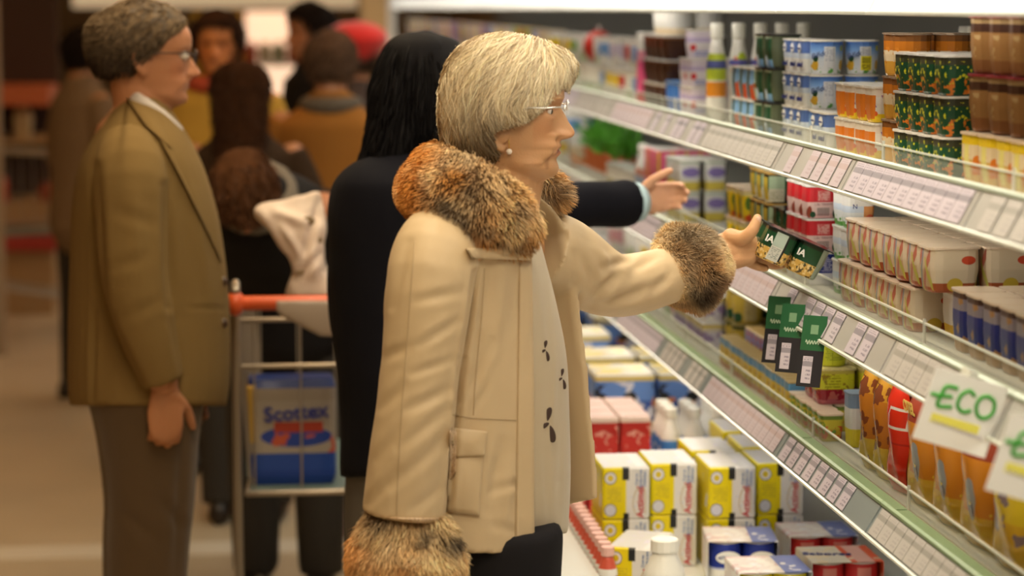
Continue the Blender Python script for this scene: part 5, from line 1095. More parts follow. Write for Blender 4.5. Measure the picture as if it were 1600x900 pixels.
# ---- spectacles, earring, necklace, eyes
hl = lambda p: np.array(HM @ Vector(p))
for s in (-1, 1):
    e = MB().ball(hl((.0668, s*.0315, .1098)), .0116, n=16, k=12); wlink(e.build('eye', mat('eye_white', (.62, .56, .50), rough=.15), woman, True))
    ir = MB().ball(hl((.0760, s*.0325, .1078)), (.0030, .0048, .0046), n=12, k=8); wlink(ir.build('iris', mat('iris_brown', (.05, .03, .02), rough=.1), woman, True))
gl = empty('spectacles', HM.translation); tag(gl, 'thin silver-rimmed spectacles worn by the person in beige coat', 'spectacles')
M_sil = mat('silver_wire', (.82, .80, .76), rough=.15, metal=.9); glo = Vector(HM.translation)
def gp(mb, name, m): o = mb.build(name, m, gl, True); o.location = -glo; return o
for s in (-1, 1):
    ring = [hl((.100 - .10*(abs(y_)-.0)**1.0*.35, s*y_, z_)) for y_, z_ in [(.034 + .021*math.cos(a), .110 + .014*math.sin(a)) for a in np.linspace(0, 2*math.pi, 25)]]
    gp(MB().tube(ring[:13], .0010, n=6), 'rim', M_sil)
    ln = MB(); ln.add(ring[:-1] + [p + np.array(HM.to_3x3() @ Vector((-.0012, 0, 0))) for p in ring[:-1]], [tuple(range(24)), tuple(reversed(range(24, 48)))] + [(i, (i+1) % 24, 24 + (i+1) % 24, 24 + i) for i in range(24)])
    if 'lens_clear' not in MATS: clear_mat('lens_clear', (.98, .98, .98), .03, .05)
    gp(ln, 'lens', MATS['lens_clear'])
    gp(MB().tube([hl(p) for p in [(.0965, s*.057, .113), (.091, s*.066, .1165), (.070, s*.0755, .1150), (.03, s*.081, .1145), (.0, s*.082, .1135)]], .0012, n=6), 'temple_arm', M_sil)
gp(MB().tube([hl(p) for p in [(.096, -.013, .1135), (.1015, -.006, .120), (.103, 0, .1215), (.1015, .006, .120), (.096, .013, .1135)]], .0012, n=6), 'bridge', M_sil)
ex, ey = 795.5, 237
ep = hit(ex, ey - 8, bvh_body); Ye = (ep.y if ep else YW - .075) - .004
er = empty('earring', W(ex, ey, Ye)); tag(er, 'pearl drop earring below the ear of the person in beige', 'earring')
MB().ball((0, 0, 0), .0048, n=16, k=12).build('pearl', mat('pearl', (.80, .72, .64), rough=.15, coat=.5), er, True)
MB().tube([(0, 0, .004), (0, -.001, .010), (0, .002, .019)], .0008, n=6).build('hook', mat('gold_wire', (.7, .45, .12), rough=.2, metal=.9), er)
nk = on_line([(768, 268), (778, 290), (792, 305), (812, 325), (828, 345), (834, 372)], 30, bvh_body, .003)
if len(nk) > 6:
    o = MB().tube(nk, .0016, n=6).build('necklace', mat('gold_wire'), None, True); tag(o, 'thin gold necklace at the collar of the beige coat', 'necklace')
# ---- the pack in her hand: two joined dark pots, tilted
pc_ = W(1210, 380, 4.205)
pk_ = empty('yogurt_pack', pc_); tag(pk_, 'dark green walnut yogurt twin pack held in the hand', 'yogurt pack'); pk_.rotation_euler = (R(6), R(24), R(4))
pot2 = KINDS['walnut']['parts'][0][1].copy(); pot2.materials.clear(); pot2.materials.append(print_mat('p_walnut2', [nut_l[0], nut_l[1], nut_l[2], ('rect', 'X', .75, 1, 0, 1, (.30, .36, .30))], rough=.15))
pot = KINDS['walnut']['parts'][0][1]
for i, (dx, dy) in enumerate(((0, 0), (.0665, .010))):
    p_ = link('pot', pot if i == 0 else pot2, pk_, (dx, dy, -.032)); link('lettering', text_mesh('IA', .017, LT, .0004), p_, (-.0215, -.0330, .038))
    MB().box(-.0335, .0335, -.0325, .0325, .0265, .0285).build('foil_lid', LIDK, pk_, loc=(dx, dy, 0))
# ================================================================== the other people
def world_part(root):
    o0 = Vector(root.location)
    def put(o): o.location = -o0; return o
    return put
def hair_cap(mb, M, puff=.016, low=.04, front=.172, seed=1, wob=.006):
    """short hair: the head's own form pushed outwards above the hairline, closed underneath"""
    x, y, z = head_verts(0, 0); Mn = np.array(M); nz, na = x.shape; rings = []
    line = interp(x, [(-.10, low), (-.02, low + .02), (.012, .10), (.05, .150), (.095, front)]); up = np.clip((z - line)/.02, 0, 1)
    c = np.array((-.005, 0, .13)); P = np.stack([x, y, z], -1); d = P - c; d /= np.linalg.norm(d, axis=2)[..., None]
    wv = np.array([[noise.noise(Vector((p[0]*28 + seed, p[1]*28, p[2]*28))) for p in row] for row in P[::2, ::2]]); wv = np.repeat(np.repeat(wv, 2, 0), 2, 1)[:nz, :na]
    Q = P + d*((up*(puff + wob*wv) - (1-up)*.012)[..., None]); i0 = int(nz*.12)
    Q = Q[i0:].reshape(-1, 3) @ Mn[:3, :3].T + Mn[:3, 3]
    mb.loft([list(Q[i*na:(i+1)*na]) for i in range(nz - i0)])
def px_loft(mb, rows, Y, n=32, e=.9, m=40):
    rr = []
    for py, xl, xr, hw_ in rows:
        c = (xl + xr)/2; rr.append([W(c + (xr-xl)/2*math.copysign(abs(math.cos(a))**e, math.cos(a)), py, Y + hw_*math.copysign(abs(math.sin(a))**e, math.sin(a))) for a in np.linspace(0, 2*math.pi, n+1)[:-1]])
    mb.loft([list(r) for r in resample(rr, m)])
def px_tube(mb, pts, n=20, k=18, ratio=None, **kw):
    P = spline([list(W(a, b, Y)) + [r] for a, b, Y, r in pts], k); mb.tube(P[:, :3], P[:, 3], n=n, ratio=ratio, **kw)
# ---- man in the tan jacket
YM = 5.5
man = empty('person', (float(W(220, 900, YM)[0]), YM, 0)); tag(man, 'person in tan jacket and brown trousers standing in profile with glasses', 'person'); mp = world_part(man)
MM = Matrix.Translation(V(222, 163, YM)) @ Matrix.Rotation(R(3), 4, 'Z') @ Matrix.Rotation(R(2), 4, 'Y') @ Matrix.Diagonal((1.14, 1.06, 1.0, 1))
b = MB(); add_head(b, MM, age=1.1, nose=.95)
px_tube(b, [(215, 125, YM, .062), (222, 170, YM, .066), (212, 215, YM, .08)], side=(1, 0, 0))
px_tube(b, [(212, 220, YM, .10), (225, 330, YM, .13), (228, 480, YM, .12), (228, 590, YM, .10)], side=(1, 0, 0), ratio=1.3)
px_tube(b, [(200, 250, 5.30, .06), (210, 420, 5.27, .05), (256, 596, 5.27, .033)]); 
add_hand(b, W(258, 606, 5.27), (.0, 0, -1), (-.3, 1, 0), (1, 0, 0), curl=.45, s=1.02)
px_tube(b, [(200, 250, 5.70, .06), (235, 420, 5.70, .05), (275, 560, 5.66, .033)]); add_hand(b, W(278, 575, 5.66), (.3, 0, -1), (0, -1, 0), (1, 0, 0), curl=.5)
for dy in (-.1, .1):
    x_ = float(W(228, 640, YM)[0]); b.tube([(x_, YM + dy, .80), (x_, YM + dy, .45), (x_, YM + dy, .08)], [.09, .06, .045], n=14); b.tube([(x_ - .05, YM + dy, .042), (x_ + .13, YM + dy, .032)], [.036, .028], n=12, ratio=.8)
v, f, n = remesh(b, .005, 2, .4); mp(surf('body', v, f, skin_mat('skin_ruddy'), man, skin_colors(v, MM, (.46, .20, .095), (.36, .14, .09))))
j = MB(); px_loft(j, [(152, 196, 250, .07), (172, 176, 268, .11), (195, 158, 284, .16), (225, 138, 302, .205), (270, 119, 322, .225), (340, 110, 342, .225), (420, 108, 354, .22), (500, 106, 360, .22), (590, 105, 360, .23), (634, 108, 354, .235)], YM)
px_tube(j, [(196, 225, 5.34, .060), (203, 270, 5.275, .078), (205, 340, 5.26, .0775), (211, 430, 5.25, .073), (231, 520, 5.25, .062), (254, 596, 5.26, .047)], n=24, round_ends=False)
px_tube(j, [(196, 225, 5.66, .060), (215, 300, 5.72, .075), (235, 430, 5.70, .068), (268, 550, 5.66, .05)], n=24, round_ends=False)
v, f, n = remesh(j, .007, 5); n = normals_of(v, f)
v = fold(v, n, [(150, 260, 160, 480, 8, -8), (160, 480, 225, 612, 7, -5), (258, 290, 264, 480, 7, -8), (264, 480, 285, 590, 6, -5), (180, 330, 240, 350, 10, -3), (170, 420, 230, 400, 10, -3), (190, 500, 250, 470, 9, -3), (148, 480, 144, 625, 4, -9), (210, 300, 215, 400, 12, 3), (300, 300, 330, 470, 10, 4), (292, 480, 350, 482, 3, -3)])
M_tan = mat('tan_corduroy', (.20, .125, .042), rough=.9, spec=.2, bump=.15, bscale=240)
mp(surf('jacket', v, f, M_tan, man)); bvh_j = BVHTree.FromPolygons([tuple(p) for p in v], f)
def lay_on(name, pts, r, m, bvh, root, put, flat=.35, off=.0):
    P = on_line(pts, 26, bvh, off)
    if len(P) > 3: return put(MB().tube(P, r, n=10, ratio=flat, side=(0, -1, 0) if flat > 1 else None).build(name, m, root, True))
def patch2(name, quad, m, bvh, root, put, thick=.006, nu=10, nv=20):
    o = patch(name, quad, m, thick, nu, nv, bvh, .004, root); put(o); return o
patch2('lapel', [(228, 178), (262, 222), (346, 408), (316, 340)], M_tan, bvh_j, man, mp, .012)
patch2('jacket_collar', [(196, 152), (240, 172), (268, 232), (228, 196)], M_tan, bvh_j, man, mp, .016)
for y_ in (440, 505): 
    h = hit(349, y_, bvh_j)
    if h: mp(MB().ball(h, (.011, .006, .011)).build('button', mat('button_brown', (.06, .03, .015), rough=.3), man, True))
M_shirt = mat('shirt_white', (.60, .54, .50), rough=.6)
sc = MB(); px_tube(sc, [(200, 150, 5.47, .018), (218, 162, 5.425, .022), (244, 184, 5.415, .026), (270, 208, 5.43, .026), (272, 214, 5.50, .022), (262, 190, 5.57, .02)], ratio=.45, side=(.4, 0, 1)); v, f, n = remesh(sc, .005, 2); mp(surf('shirt_collar', v, f, M_shirt, man))
tr = MB()
for dy in (-.10, .10): 
    o_ = 6 if dy < 0 else -2
    px_tube(tr, [(225 + o_, 600, YM + dy, .135), (228 + o_, 680, YM + dy, .112), (230 + o_, 780, YM + dy, .098), (224 + o_, 880, YM + dy, .092), (222 + o_, 1120, YM + dy, .08)], n=20, round_ends=False, side=(1, 0, 0))
v, f, n = remesh(tr, .010, 4); n = normals_of(v, f); v = fold(v, n, [(250, 780, 290, 830, 8, -6), (190, 800, 250, 850, 9, -5), (285, 680, 275, 900, 8, -6)])
mp(surf('trousers', v, f, mat('brown_cloth', (.085, .048, .018), rough=.85, sheen=.15), man))
for dy in (-.1, .1): shoe(float(W(228, 640, YM)[0]) - .01, YM + dy, man, mp, s=1.12)
hm = MB(); hair_cap(hm, MM, .012, .045, .180, 3, .004); v, f, n = remesh(hm, .006, 3); hb = mp(surf('hair', v, f, mat('hair_grey_brown', (.09, .06, .035), rough=.6, var=.5, vscale=60), man))
def cap_fur(P, N): return np.stack([-.5 - 0*P[:, 0], 0*P[:, 0], -.6 + 0*P[:, 0]], 1)
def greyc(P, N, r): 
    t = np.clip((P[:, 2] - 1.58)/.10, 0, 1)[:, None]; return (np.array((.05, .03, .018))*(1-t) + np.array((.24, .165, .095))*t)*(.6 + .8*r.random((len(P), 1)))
L_ = local_of(MM, v); keep = (L_[:, 2] > interp(L_[:, 0], [(-.1, .045), (.0, .07), (.03, .13), (.07, .165), (.1, .185)])); fk = [q for q in f if all(keep[i] for i in q)]
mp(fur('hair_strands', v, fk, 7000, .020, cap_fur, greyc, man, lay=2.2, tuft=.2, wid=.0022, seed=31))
g2 = empty('spectacles', MM.translation); tag(g2, 'dark thin glasses worn by the person in tan jacket', 'spectacles'); g2p = world_part(g2); M_dk = mat('frame_dark', (.05, .035, .03), rough=.3, metal=.5)
ml = lambda p: np.array(MM @ Vector(p))
for s in (-1, 1):
    ring = [ml((.103 - .025*abs(.034 + .022*math.cos(a)), s*(.034 + .022*math.cos(a)), .110 + .016*math.sin(a))) for a in np.linspace(0, 2*math.pi, 21)]
    g2p(MB().tube(ring, .0013, n=6).build('rim', M_dk, g2, True)); g2p(MB().tube([ml(p) for p in [(.097, s*.056, .114), (.085, s*.070, .118), (.03, s*.080, .117), (-.002, s*.080, .113)]], .0018, n=6).build('temple_arm', M_dk, g2, True))
    ln = MB(); ln.add(ring[:-1], [tuple(range(20))]); g2p(ln.build('lens', MATS['lens_clear'], g2))
g2p(MB().tube([ml(p) for p in [(.099, -.013, .114), (.107, 0, .117), (.099, .013, .114)]], .0014, n=6).build('bridge', M_dk, g2, True))
for s in (-1, 1): mp(MB().ball(ml((.0785, s*.0315, .1115)), .0110, n=12, k=8).build('eye', mat('eye_white'), man, True))
# ---- woman with long black hair, reaching for the shelf
YK = 4.95
wk = empty('person', (float(W(640, 900, YK)[0]), YK, 0)); tag(wk, 'person with long black hair in black coat reaching to the shelf', 'person'); kp = world_part(wk)
KM = Matrix.Translation(V(672, 236, YK)) @ Matrix.Rotation(R(28), 4, 'Z')
b = MB(); add_head(b, KM, age=.2); px_tube(b, [(662, 210, YK, .05), (652, 260, YK, .06), (642, 300, YK, .09)], side=(1, 0, 0))
px_tube(b, [(640, 310, YK, .10), (640, 450, YK, .11), (640, 640, YK, .11), (640, 760, YK, .11)], side=(1, 0, 0), ratio=1.3)
px_tube(b, [(690, 290, 4.88, .05), (830, 330, 4.98, .042), (985, 317, 5.14, .028)])
add_hand(b, W(990, 316, 5.15), (1, .12, .16), (-.1, -1, -.1), (0, 0, 1), curl=.55, s=.86, spread=.04)
px_tube(b, [(610, 300, 5.1, .05), (560, 450, 5.14, .042), (570, 580, 5.1, .03)]); add_hand(b, W(571, 590, 5.1), (.1, 0, -1), (0, -1, 0), (1, 0, 0))
for dy in (-.09, .09):
    x_ = float(W(640, 800, YK)[0]); b.tube([(x_, YK + dy, .75), (x_, YK + dy, .45), (x_, YK + dy, .09)], [.08, .055, .04], n=14); b.tube([(x_ - .04, YK + dy, .040), (x_ + .11, YK + dy, .030)], [.032, .026], n=12, ratio=.8)
v, f, n = remesh(b, .0045, 2, .4); kp(surf('body', v, f, skin_mat('skin_rose'), wk, skin_colors(v, KM, (.60, .33, .21), (.5, .2, .16))))
c_ = MB(); px_loft(c_, [(236, 600, 690, .08), (250, 560, 712, .13), (275, 528, 732, .18), (310, 515, 742, .20), (400, 512, 740, .20), (520, 520, 738, .20), (640, 530, 740, .21), (745, 530, 748, .22)], YK)
px_tube(c_, [(690, 285, 4.86, .066), (760, 312, 4.92, .062), (840, 326, 4.99, .054), (920, 320, 5.07, .050), (984, 317, 5.135, .051)], round_ends=False)
px_tube(c_, [(600, 285, 5.08, .07), (560, 380, 5.14, .062), (552, 480, 5.14, .055), (568, 572, 5.1, .048)], round_ends=False)
v, f, n = remesh(c_, .008, 4); n = normals_of(v, f); v = v + n*(fnoise(v, 12, 4)*.004)[:, None]
kp(surf('coat', v, f, mat('navy_black_wool', (.005, .005, .009), rough=.9, spec=.15), wk))
kp(MB().tube([W(982, 317, 5.134), W(992, 316, 5.15)], [.046, .044], n=20, round_ends=False).build('shirt_cuff', mat('shirt_blue', (.40, .55, .62), rough=.6), wk, True))
h_ = MB(); px_loft(h_, [(50, 640, 668, .03), (56, 618, 690, .06), (72, 602, 706, .085), (105, 592, 712, .10), (140, 588, 700, .10), (170, 582, 682, .10), (205, 574, 672, .10), (245, 568, 668, .10), (275, 578, 662, .085), (292, 596, 650, .05)], YK); hair_cap(h_, KM, .020, .02, .170, 5)
for dy in (-.09, .09): shoe(float(W(640, 800, YK)[0]), YK + dy, wk, kp)
v, f, n = remesh(h_, .006, 4); hk = kp(surf('hair', v, f, mat('hair_black', (.005, .004, .005), rough=.8, spec=.15), wk))
def blkc(P, N, r): return np.array((.006, .005, .006))*(.4 + r.random((len(P), 1)))
kp(fur('hair_strands', v, f, 9000, .07, (-.15, 0, -2.2), blkc, wk, lay=1.5, wid=.0018, seed=41, curl=.05))
sk = MB(); px_loft(sk, [(720, 540, 745, .19), (800, 538, 748, .19), (1000, 540, 750, .18)], YK); v, f, n = remesh(sk, .012, 2); kp(surf('skirt', v, f, mat('skirt_grey', (.10, .09, .08), rough=.9), wk))
# ---- figures farther off
def figure(px, top, Y, label, facing, coatc, hairc, legc=(.03, .025, .02), skin=(.45, .2, .1), long_hair=False, hat=None, lean=0., scarf=None):
    zt = float(W(px, top, Y)[2]); S = zt / 1.72; x = float(W(px, top, Y)[0])
    t = empty('person', (x, Y, 0), R(facing)); tag(t, label, 'person', None); t.scale = (S, S, S)
    lm = Matrix.Translation((0, 0, .95)) @ Matrix.Rotation(R(lean), 4, 'Y') @ Matrix.Translation((0, 0, -.95))
    q = lambda p: np.array(lm @ Vector(p))
    HMf = lm @ Matrix.Translation((.02, 0, 1.485)) @ Matrix.Rotation(R(lean*.5), 4, 'Y')
    b = MB(); add_head(b, HMf, .5); b.tube([q((0, 0, 1.56)), q((-.01, 0, 1.42))], [.055, .07], n=14)
    b.tube([q((-.01, 0, 1.40)), q((0, 0, 1.15)), q((0, 0, .9))], [.10, .11, .11], n=16, ratio=1.3, side=(1, 0, 0))
    for s in (1, -1):
        b.tube([q((0, s*.18, 1.38)), q((.0, s*.24, 1.10)), q((.12, s*.22, .88))], [.055, .045, .03], n=12); add_hand(b, q((.13, s*.22, .86)), (.3, 0, -1), (0, -s, 0), (1, 0, 0), s=.95)
        b.tube([(0, s*.09, .9), (0, s*.10, .48), (-.02, s*.10, .09)], [.085, .06, .045], n=12); b.tube([(-.05, s*.10, .042), (.12, s*.10, .030)], [.034, .027], n=10, ratio=.8)
    v, f, n = remesh(b, .008, 2); surf('body', v, f, skin_mat('skin_far'), t, skin_colors(v, HMf, skin, (.4, .15, .1)))
    c = MB(); c.tube([q((-.01, 0, 1.44)), q((-.01, 0, 1.38)), q((0, 0, 1.2)), q((0, 0, 1.0)), (0, 0, .80)], [.09, .125, .145, .145, .16], n=20, ratio=[1.3, 1.6, 1.45, 1.35, 1.35], side=(1, 0, 0))
    for s in (1, -1): c.tube([q((0, s*.17, 1.385)), q((0, s*.235, 1.24)), q((.0, s*.25, 1.10)), q((.11, s*.225, .90))], [.07, .07, .062, .05], n=14, round_ends=False)
    v, f, n = remesh(c, .012, 4); n = normals_of(v, f); v = v + n*(fnoise(v, 10, px)*.006)[:, None]; surf('coat', v, f, mat('coat_%d' % px, coatc, rough=.9, spec=.2), t)
    c = MB()
    for s in (1, -1): c.tube([(0, s*.085, .92), (0, s*.10, .5), (-.02, s*.10, .07)], [.11, .085, .07], n=14, round_ends=False)
    for s in (1, -1): shoe(-.01, s*.10, t, s=1.08)
    v, f, n = remesh(c, .014, 3); surf('trousers', v, f, mat('legs_%d' % px, legc, rough=.85), t)
    h = MB(); hair_cap(h, HMf, .02, .03, .175, px)
    if long_hair: h.tube([q((-.05, 0, 1.66)), q((-.085, 0, 1.52)), q((-.10, 0, 1.36)), q((-.10, 0, 1.22))], [.085, .075, .07, .045], n=16, ratio=1.35, side=(1, 0, 0))
    v, f, n = remesh(h, .009, 3); surf('hair', v, f, mat('hair_%d' % px, hairc, rough=.95, spec=.05, var=.3, vscale=30), t); hcv = np.array(hairc); o_ = fur('hair_strands', v, f, 3500, .03, (-.3, 0, -1.2), lambda P, N, r: hcv*(.4 + 1.5*r.random((len(P), 1))), t, lay=1.3, wid=.0028, seed=int(px), tuft=.4)
    if hat:
        h = MB(); h.ball(q((.0, 0, 1.67)), (.135, .130, .075), n=20, k=10); h.tube([q((.0, 0, 1.62)), q((0, 0, 1.65))], [.105, .11], n=20); v, f, n = remesh(h, .01, 3); surf('hat', v, f, mat('hat_%d' % px, hat, rough=.9, sheen=.3), t)
    if scarf:
        h = MB(); h.tube([q((.088*math.cos(a), .088*math.sin(a), 1.445)) for a in np.linspace(0, 2*math.pi*.97, 16)], .035, n=10); v, f, n = remesh(h, .01, 2); surf('scarf', v, f, mat('scarf_%d' % px, scarf, rough=.9), t)
    return t
figure(378, 98, 8.0, 'person seen from behind with long dark brown hair', 84, (.035, .018, .008), (.040, .016, .007), long_hair=True)
figure(516, 48, 8.5, 'person in orange brown coat seen from behind', 80, (.26, .105, .018), (.09, .05, .03), scarf=(.09, .07, .05))
figure(556, 42, 9.6, 'person wearing a round red hat beyond the orange coat', 172, (.05, .035, .03), (.05, .03, .02), hat=(.55, .012, .008))
figure(490, 4, 10.4, 'person in black with dark hair beside the lit counter', 200, (.012, .01, .01), (.012, .007, .005), legc=(.01, .01, .01))
figure(340, 16, 9.0, 'person with orange lit face in yellow and red clothes', 262, (.50, .30, .05), (.04, .018, .01), skin=(.60, .22, .07), scarf=(.45, .07, .03))  # skin tone carries the orange light on this face
figure(128, 42, 10.6, 'person in beige and brown behind the tan jacket', 30, (.22, .15, .09), (.015, .01, .008), skin=(.5, .25, .13))
ln_ = figure(440, 38, 6.95, 'person bending over the trolley with bowed brown haired head', 258, (.012, .010, .010), (.075, .030, .012), lean=54, scarf=(.15, .12, .09), skin=(.42, .17, .08))
# ================================================================== trolleys, bag, roll pack, things in the background
M_chrome = mat('trolley_chrome', (.40, .34, .27), rough=.35, metal=.7)
M_redh = mat('trolley_red', (.62, .09, .02), rough=.4)
def trolley(x, y, rz, label, fine=True):
    """handle at local y=0 facing the shopper, basket running away along +y; width .5"""
    t = empty('shopping_trolley', (x, y, 0), rz); tag(t, label, 'shopping trolley', 'shopping trolleys')
    w = .26
    MB().tube([(-w, 0, 1.02), (w, 0, 1.02)], .017, n=10).build('handle', M_redh, t, True)
    for s in (-1, 1):
        MB().tube(catm([(s*w, -.01, 1.05), (s*w, .04, 1.06), (s*w, .07, 1.00), (s*w, .09, .80), (s*w, .10, .40), (s*w*.98, .06, .16)], 20), .011, n=8).build('frame_post', M_chrome, t, True)
        MB().ball((s*w, 0, 1.02), (.022, .03, .03)).build('handle_end', M_redh, t, True)
        MB().tube(catm([(s*w, .10, .30), (s*w*.9, .5, .22), (s*w*.8, .85, .16)], 10), .011, n=8).build('chassis_rail', M_chrome, t, True)
        MB().tube([(s*w, .08, .98), (s*w*.82, .85, .92)], .007, n=6).build('basket_rim', M_chrome, t, True)
        MB().tube([(s*w*.92, .12, .55), (s*w*.74, .82, .60)], .006, n=6).build('basket_rail', M_chrome, t, True)
        for yy, xx in ((.08, 1.0), (.84, .8)):
            wh_ = MB().tube([(s*w*xx - .012, yy, .06), (s*w*xx + .012, yy, .06)], .055, n=14, round_ends=False); wo = wh_.build('wheel', mat('rubber', (.02, .02, .02), rough=.7), t, True)
            MB().tube([(s*w*xx, yy, .06), (s*w*xx, yy + .02, .17)], .010, n=6).build('fork', M_chrome, wo)
        wire = MB().tube([(0, 0, 0), (0, 0, -.40)], .0028, n=5).mesh('basket_wire', M_chrome)
        for i in range(13):
            k = i/12; link('basket_wire', wire, t, (s*w*(1 - .18*k), .08 + .77*k, .97 - .05*k), (0, s*R(4), 0))
    wire = MB().tube([(0, 0, 0), (0, 0, -.40)], .0028, n=5).mesh('basket_wire', M_chrome)
    for i in range(5): link('basket_wire', wire, t, (-.22 + .11*i, .09, .97)); link('basket_wire', wire, t, (-.2 + .10*i, .85, .92))
    for zz in (.97, .86): MB().tube([(-w, .085, zz), (w, .085, zz)], .006, n=6).build('basket_crossbar', M_chrome, t, True)
    MB().tube([(-w*.92, .12, .55), (w*.92, .12, .55)], .008, n=6).build('basket_crossbar', M_chrome, t, True)
    MB().box(-w*.92, w*.92, .12, .82, .545, .552).build('basket_floor', mat('trolley_floor', (.10, .14, .12), rough=.6), t)
    return t
tx = float(W(368, 465, 5.6)[0]) + .26
trolley(tx, 5.60, 0, 'chrome trolley with red handle between the tan jacket and black coat')
# pack of kitchen rolls standing in it
rp = empty('paper_roll_pack', (tx - .13, 5.86, .5535)); tag(rp, 'blue and white pack of paper rolls inside the trolley', 'paper rolls')
pm_ = print_mat('p_rolls', [('bands', [(0, (.012, .045, .24)), (.14, (.018, .06, .28)), (.30, (.32, .27, .22)), (.80, (.28, .23, .18)), (.92, (.012, .03, .14))]), ('ell', 'X', .55, .46, .40, .10, (.02, .05, .26)), ('rect', 'X', .30, .85, .50, .60, (.34, .04, .02)), ('noise', 18, .60, .3, .5, (.44, .08, .04)), ('rect', 'X', 0, .10, .4, .95, (.55, .35, .08))])
rb_ = MB(); rb_.loft([sq_ring(.20, .11, 0, .25), sq_ring(.215, .12, .02, .25), sq_ring(.215, .12, .235, .25), sq_ring(.20, .10, .255, .25)]); rb_.build('wrapper', pm_, rp)
link('lettering', text_mesh('Scottex', .050, LN, .0014), rp, (.01, -.0635, .175), (0, R(-4), 0))
# white bag standing behind the handle
bg = MB(); rows = [(462, 446, 532, .05), (440, 450, 524, .05), (415, 456, 508, .055), (385, 436, 508, .05), (355, 414, 512, .045), (335, 398, 510, .035), (318, 412, 506, .02), (306, 470, 502, .012), (300, 488, 498, .008)]
px_loft(bg, rows, 5.80, e=.8); v, f, n = remesh(bg, .006, 2); n = normals_of(v, f); v = fold(v, n, [(400, 340, 455, 430, 6, -14), (500, 310, 470, 420, 6, -10), (430, 330, 480, 350, 7, 9), (500, 395, 460, 440, 6, -9), (440, 350, 470, 400, 5, 8)]); v += n*(fnoise(v, 22, 2)*.006)[:, None]
zb0 = v[:, 2].min(); bo = empty('carrier_bag', (float(W(480, 462, 5.80)[0]), 5.80, float(zb0))); tag(bo, 'crumpled white carrier bag standing up behind the red trolley handle', 'bag')
o = surf('bag', v, f, mat('bag_white', (.66, .52, .42), rough=.5, var=.12, vscale=14), bo); o.location = -Vector(bo.location)
for a_, b_, r_ in ((482, 345, .016), (498, 375, .010), (446, 440, .010), (470, 425, .012)):
    h = hit(a_, b_, BVHTree.FromPolygons([tuple(p) for p in v], f))
    if h: o2 = MB().ball(h, (r_, .002, r_*.7)).build('printed_mark', mat('mark_brown', (.25, .17, .09), rough=.7), bo, True); o2.location = -Vector(bo.location)
bp_ = MB(); px_loft(bp_, [(470, 430, 540, .012), (490, 434, 540, .014), (510, 470, 538, .012), (526, 500, 536, .008)], 5.555, e=.8); v, f, n = remesh(bp_, .005, 2)
o = empty('plastic_sack', tuple(v.min(0))); tag(o, 'thin pale plastic sack hanging under the red trolley handle', 'bag'); q = surf('sack', v, f, mat('bag_pale', (.36, .28, .22), rough=.4), o); q.location = -Vector(o.location)
trolley(-1.45, 12.6, R(-70), 'far trolley with dark wheels at the left picture edge')
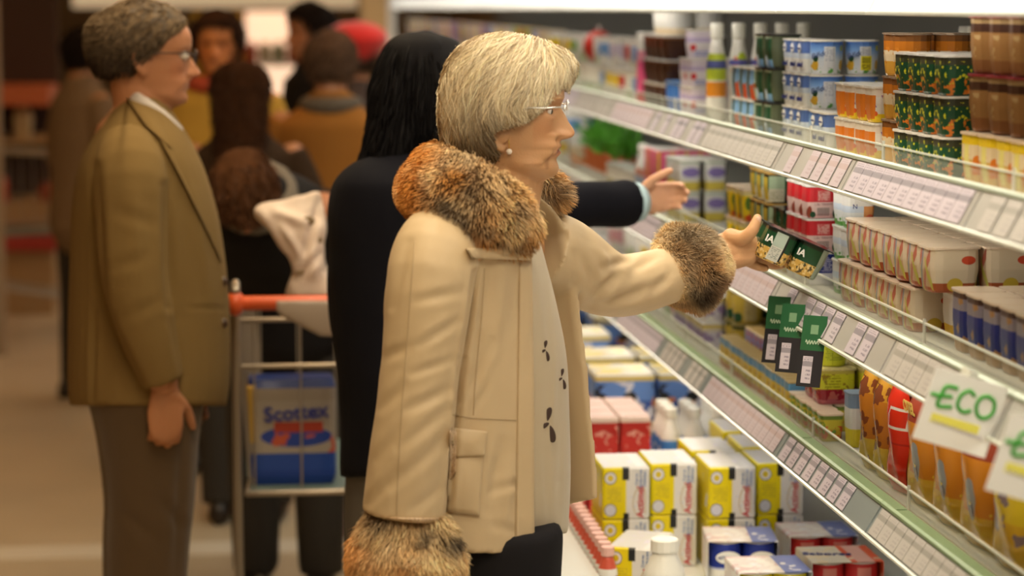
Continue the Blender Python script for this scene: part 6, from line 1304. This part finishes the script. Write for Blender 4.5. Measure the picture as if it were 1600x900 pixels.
# far counter with red trim, post with price tags, lit counter at the back
ct = empty('meat_counter', (-1.6, 14.0, 0)); tag(ct, 'long tan counter with red trim in the left background', 'counter')
MB().box(-1.6, .55, -.4, .4, 0, .62).build('front', mat('counter_tan', (.42, .27, .13), rough=.5), ct); MB().box(-1.62, .57, -.44, .4, .36, .50).build('red_band', mat('counter_red', (.40, .04, .03), rough=.5), ct)
MB().box(-1.6, .55, -.42, .4, 1.16, 1.26).build('red_trim', mat('counter_orange', (.55, .14, .05), rough=.5), ct); MB().box(-1.6, .55, .3, .4, .62, 2.4).build('back_panel', mat('counter_dark', (.05, .02, .01), rough=.6), ct)
MB().box(-1.6, .55, -.4, .3, .95, .97).build('shelf', mat('counter_tan'), ct)
for i in range(16):
    c_ = [(.55, .16, .05), (.50, .06, .03), (.55, .40, .20), (.30, .05, .02)][i % 4]
    b_ = MB(); b_.loft([sq_ring(.09, .12, 0, .4), sq_ring(.11, .14, .06 + .03*(i % 3), .4), sq_ring(.06, .08, .10 + .04*(i % 3), .6)]); z_ = .6205 if i % 2 else .9705
    o = b_.build('meat_tray', mat('tray_%d' % (i % 4), c_, rough=.4), None, loc=(-3.1 + i*.135, 13.78, z_)); tag(o, '%s packed meat on the %s level of far counter, %s from left' % (['orange', 'red', 'pale', 'dark'][i % 4], ['shelf', 'lower'][i % 2], ordw(i).replace('nearest', 'first')), 'food tray', 'trays on the far counter')
ps = empty('tag_post', (-1.28, 12.0, 0)); tag(ps, 'pale post carrying lilac price tags at left edge', 'post'); MB().box(-.10, .12, 0, .06, 0, 2.3).build('post', mat('post_tan', (.42, .32, .22), rough=.5), ps)
for i in range(8): MB().box(-.05, .05, -.004, 0, 1.27 + i*.13, 1.34 + i*.13).build('price_card', mat('card_lilac', (.46, .42, .60), rough=.5), ps)
lc = empty('lit_counter', (.26, 18.6, 0)); tag(lc, 'brightly lit glass counter at the back of the shop', 'counter')
MB().box(-.22, .36, .3, .4, .6, 1.66).build('lit_panel', mat('lit_pink_white', (1, .70, .48), emit=.85), lc); MB().box(-1.5, .62, -.1, .4, 1.69, 1.80).build('canopy', mat('canopy_cream', (1, .75, .45), emit=.35), lc)
MB().box(-.3, .6, -.2, .4, 0, .6).build('base', mat('counter_tan'), lc)
for zz in (.95, 1.25): MB().box(-.22, .36, 0, .3, zz, zz + .015).build('shelf', M_white, lc)
MB().box(-.62, -.24, .28, .4, .9, 1.66).build('yellow_panel', mat('panel_yellow', (.62, .36, .02), rough=.5), lc)
for i in range(6):
    o = MB().lathe([(.04, 0), (.05, .02), (.05, .12), (.02, .17)], n=10).build('jar', mat('jar_%d' % (i % 3), [(.5, .1, .05), (.5, .45, .3), (.2, .25, .1)][i % 3]), None, True, loc=(.08 + i*.105, 18.75, 1.2655)); tag(o, 'small %s jar on the lit counter, %s from left' % (['red', 'cream', 'green'][i % 3], ordw(i).replace('nearest', 'first')), 'jar', 'jars on the lit counter')
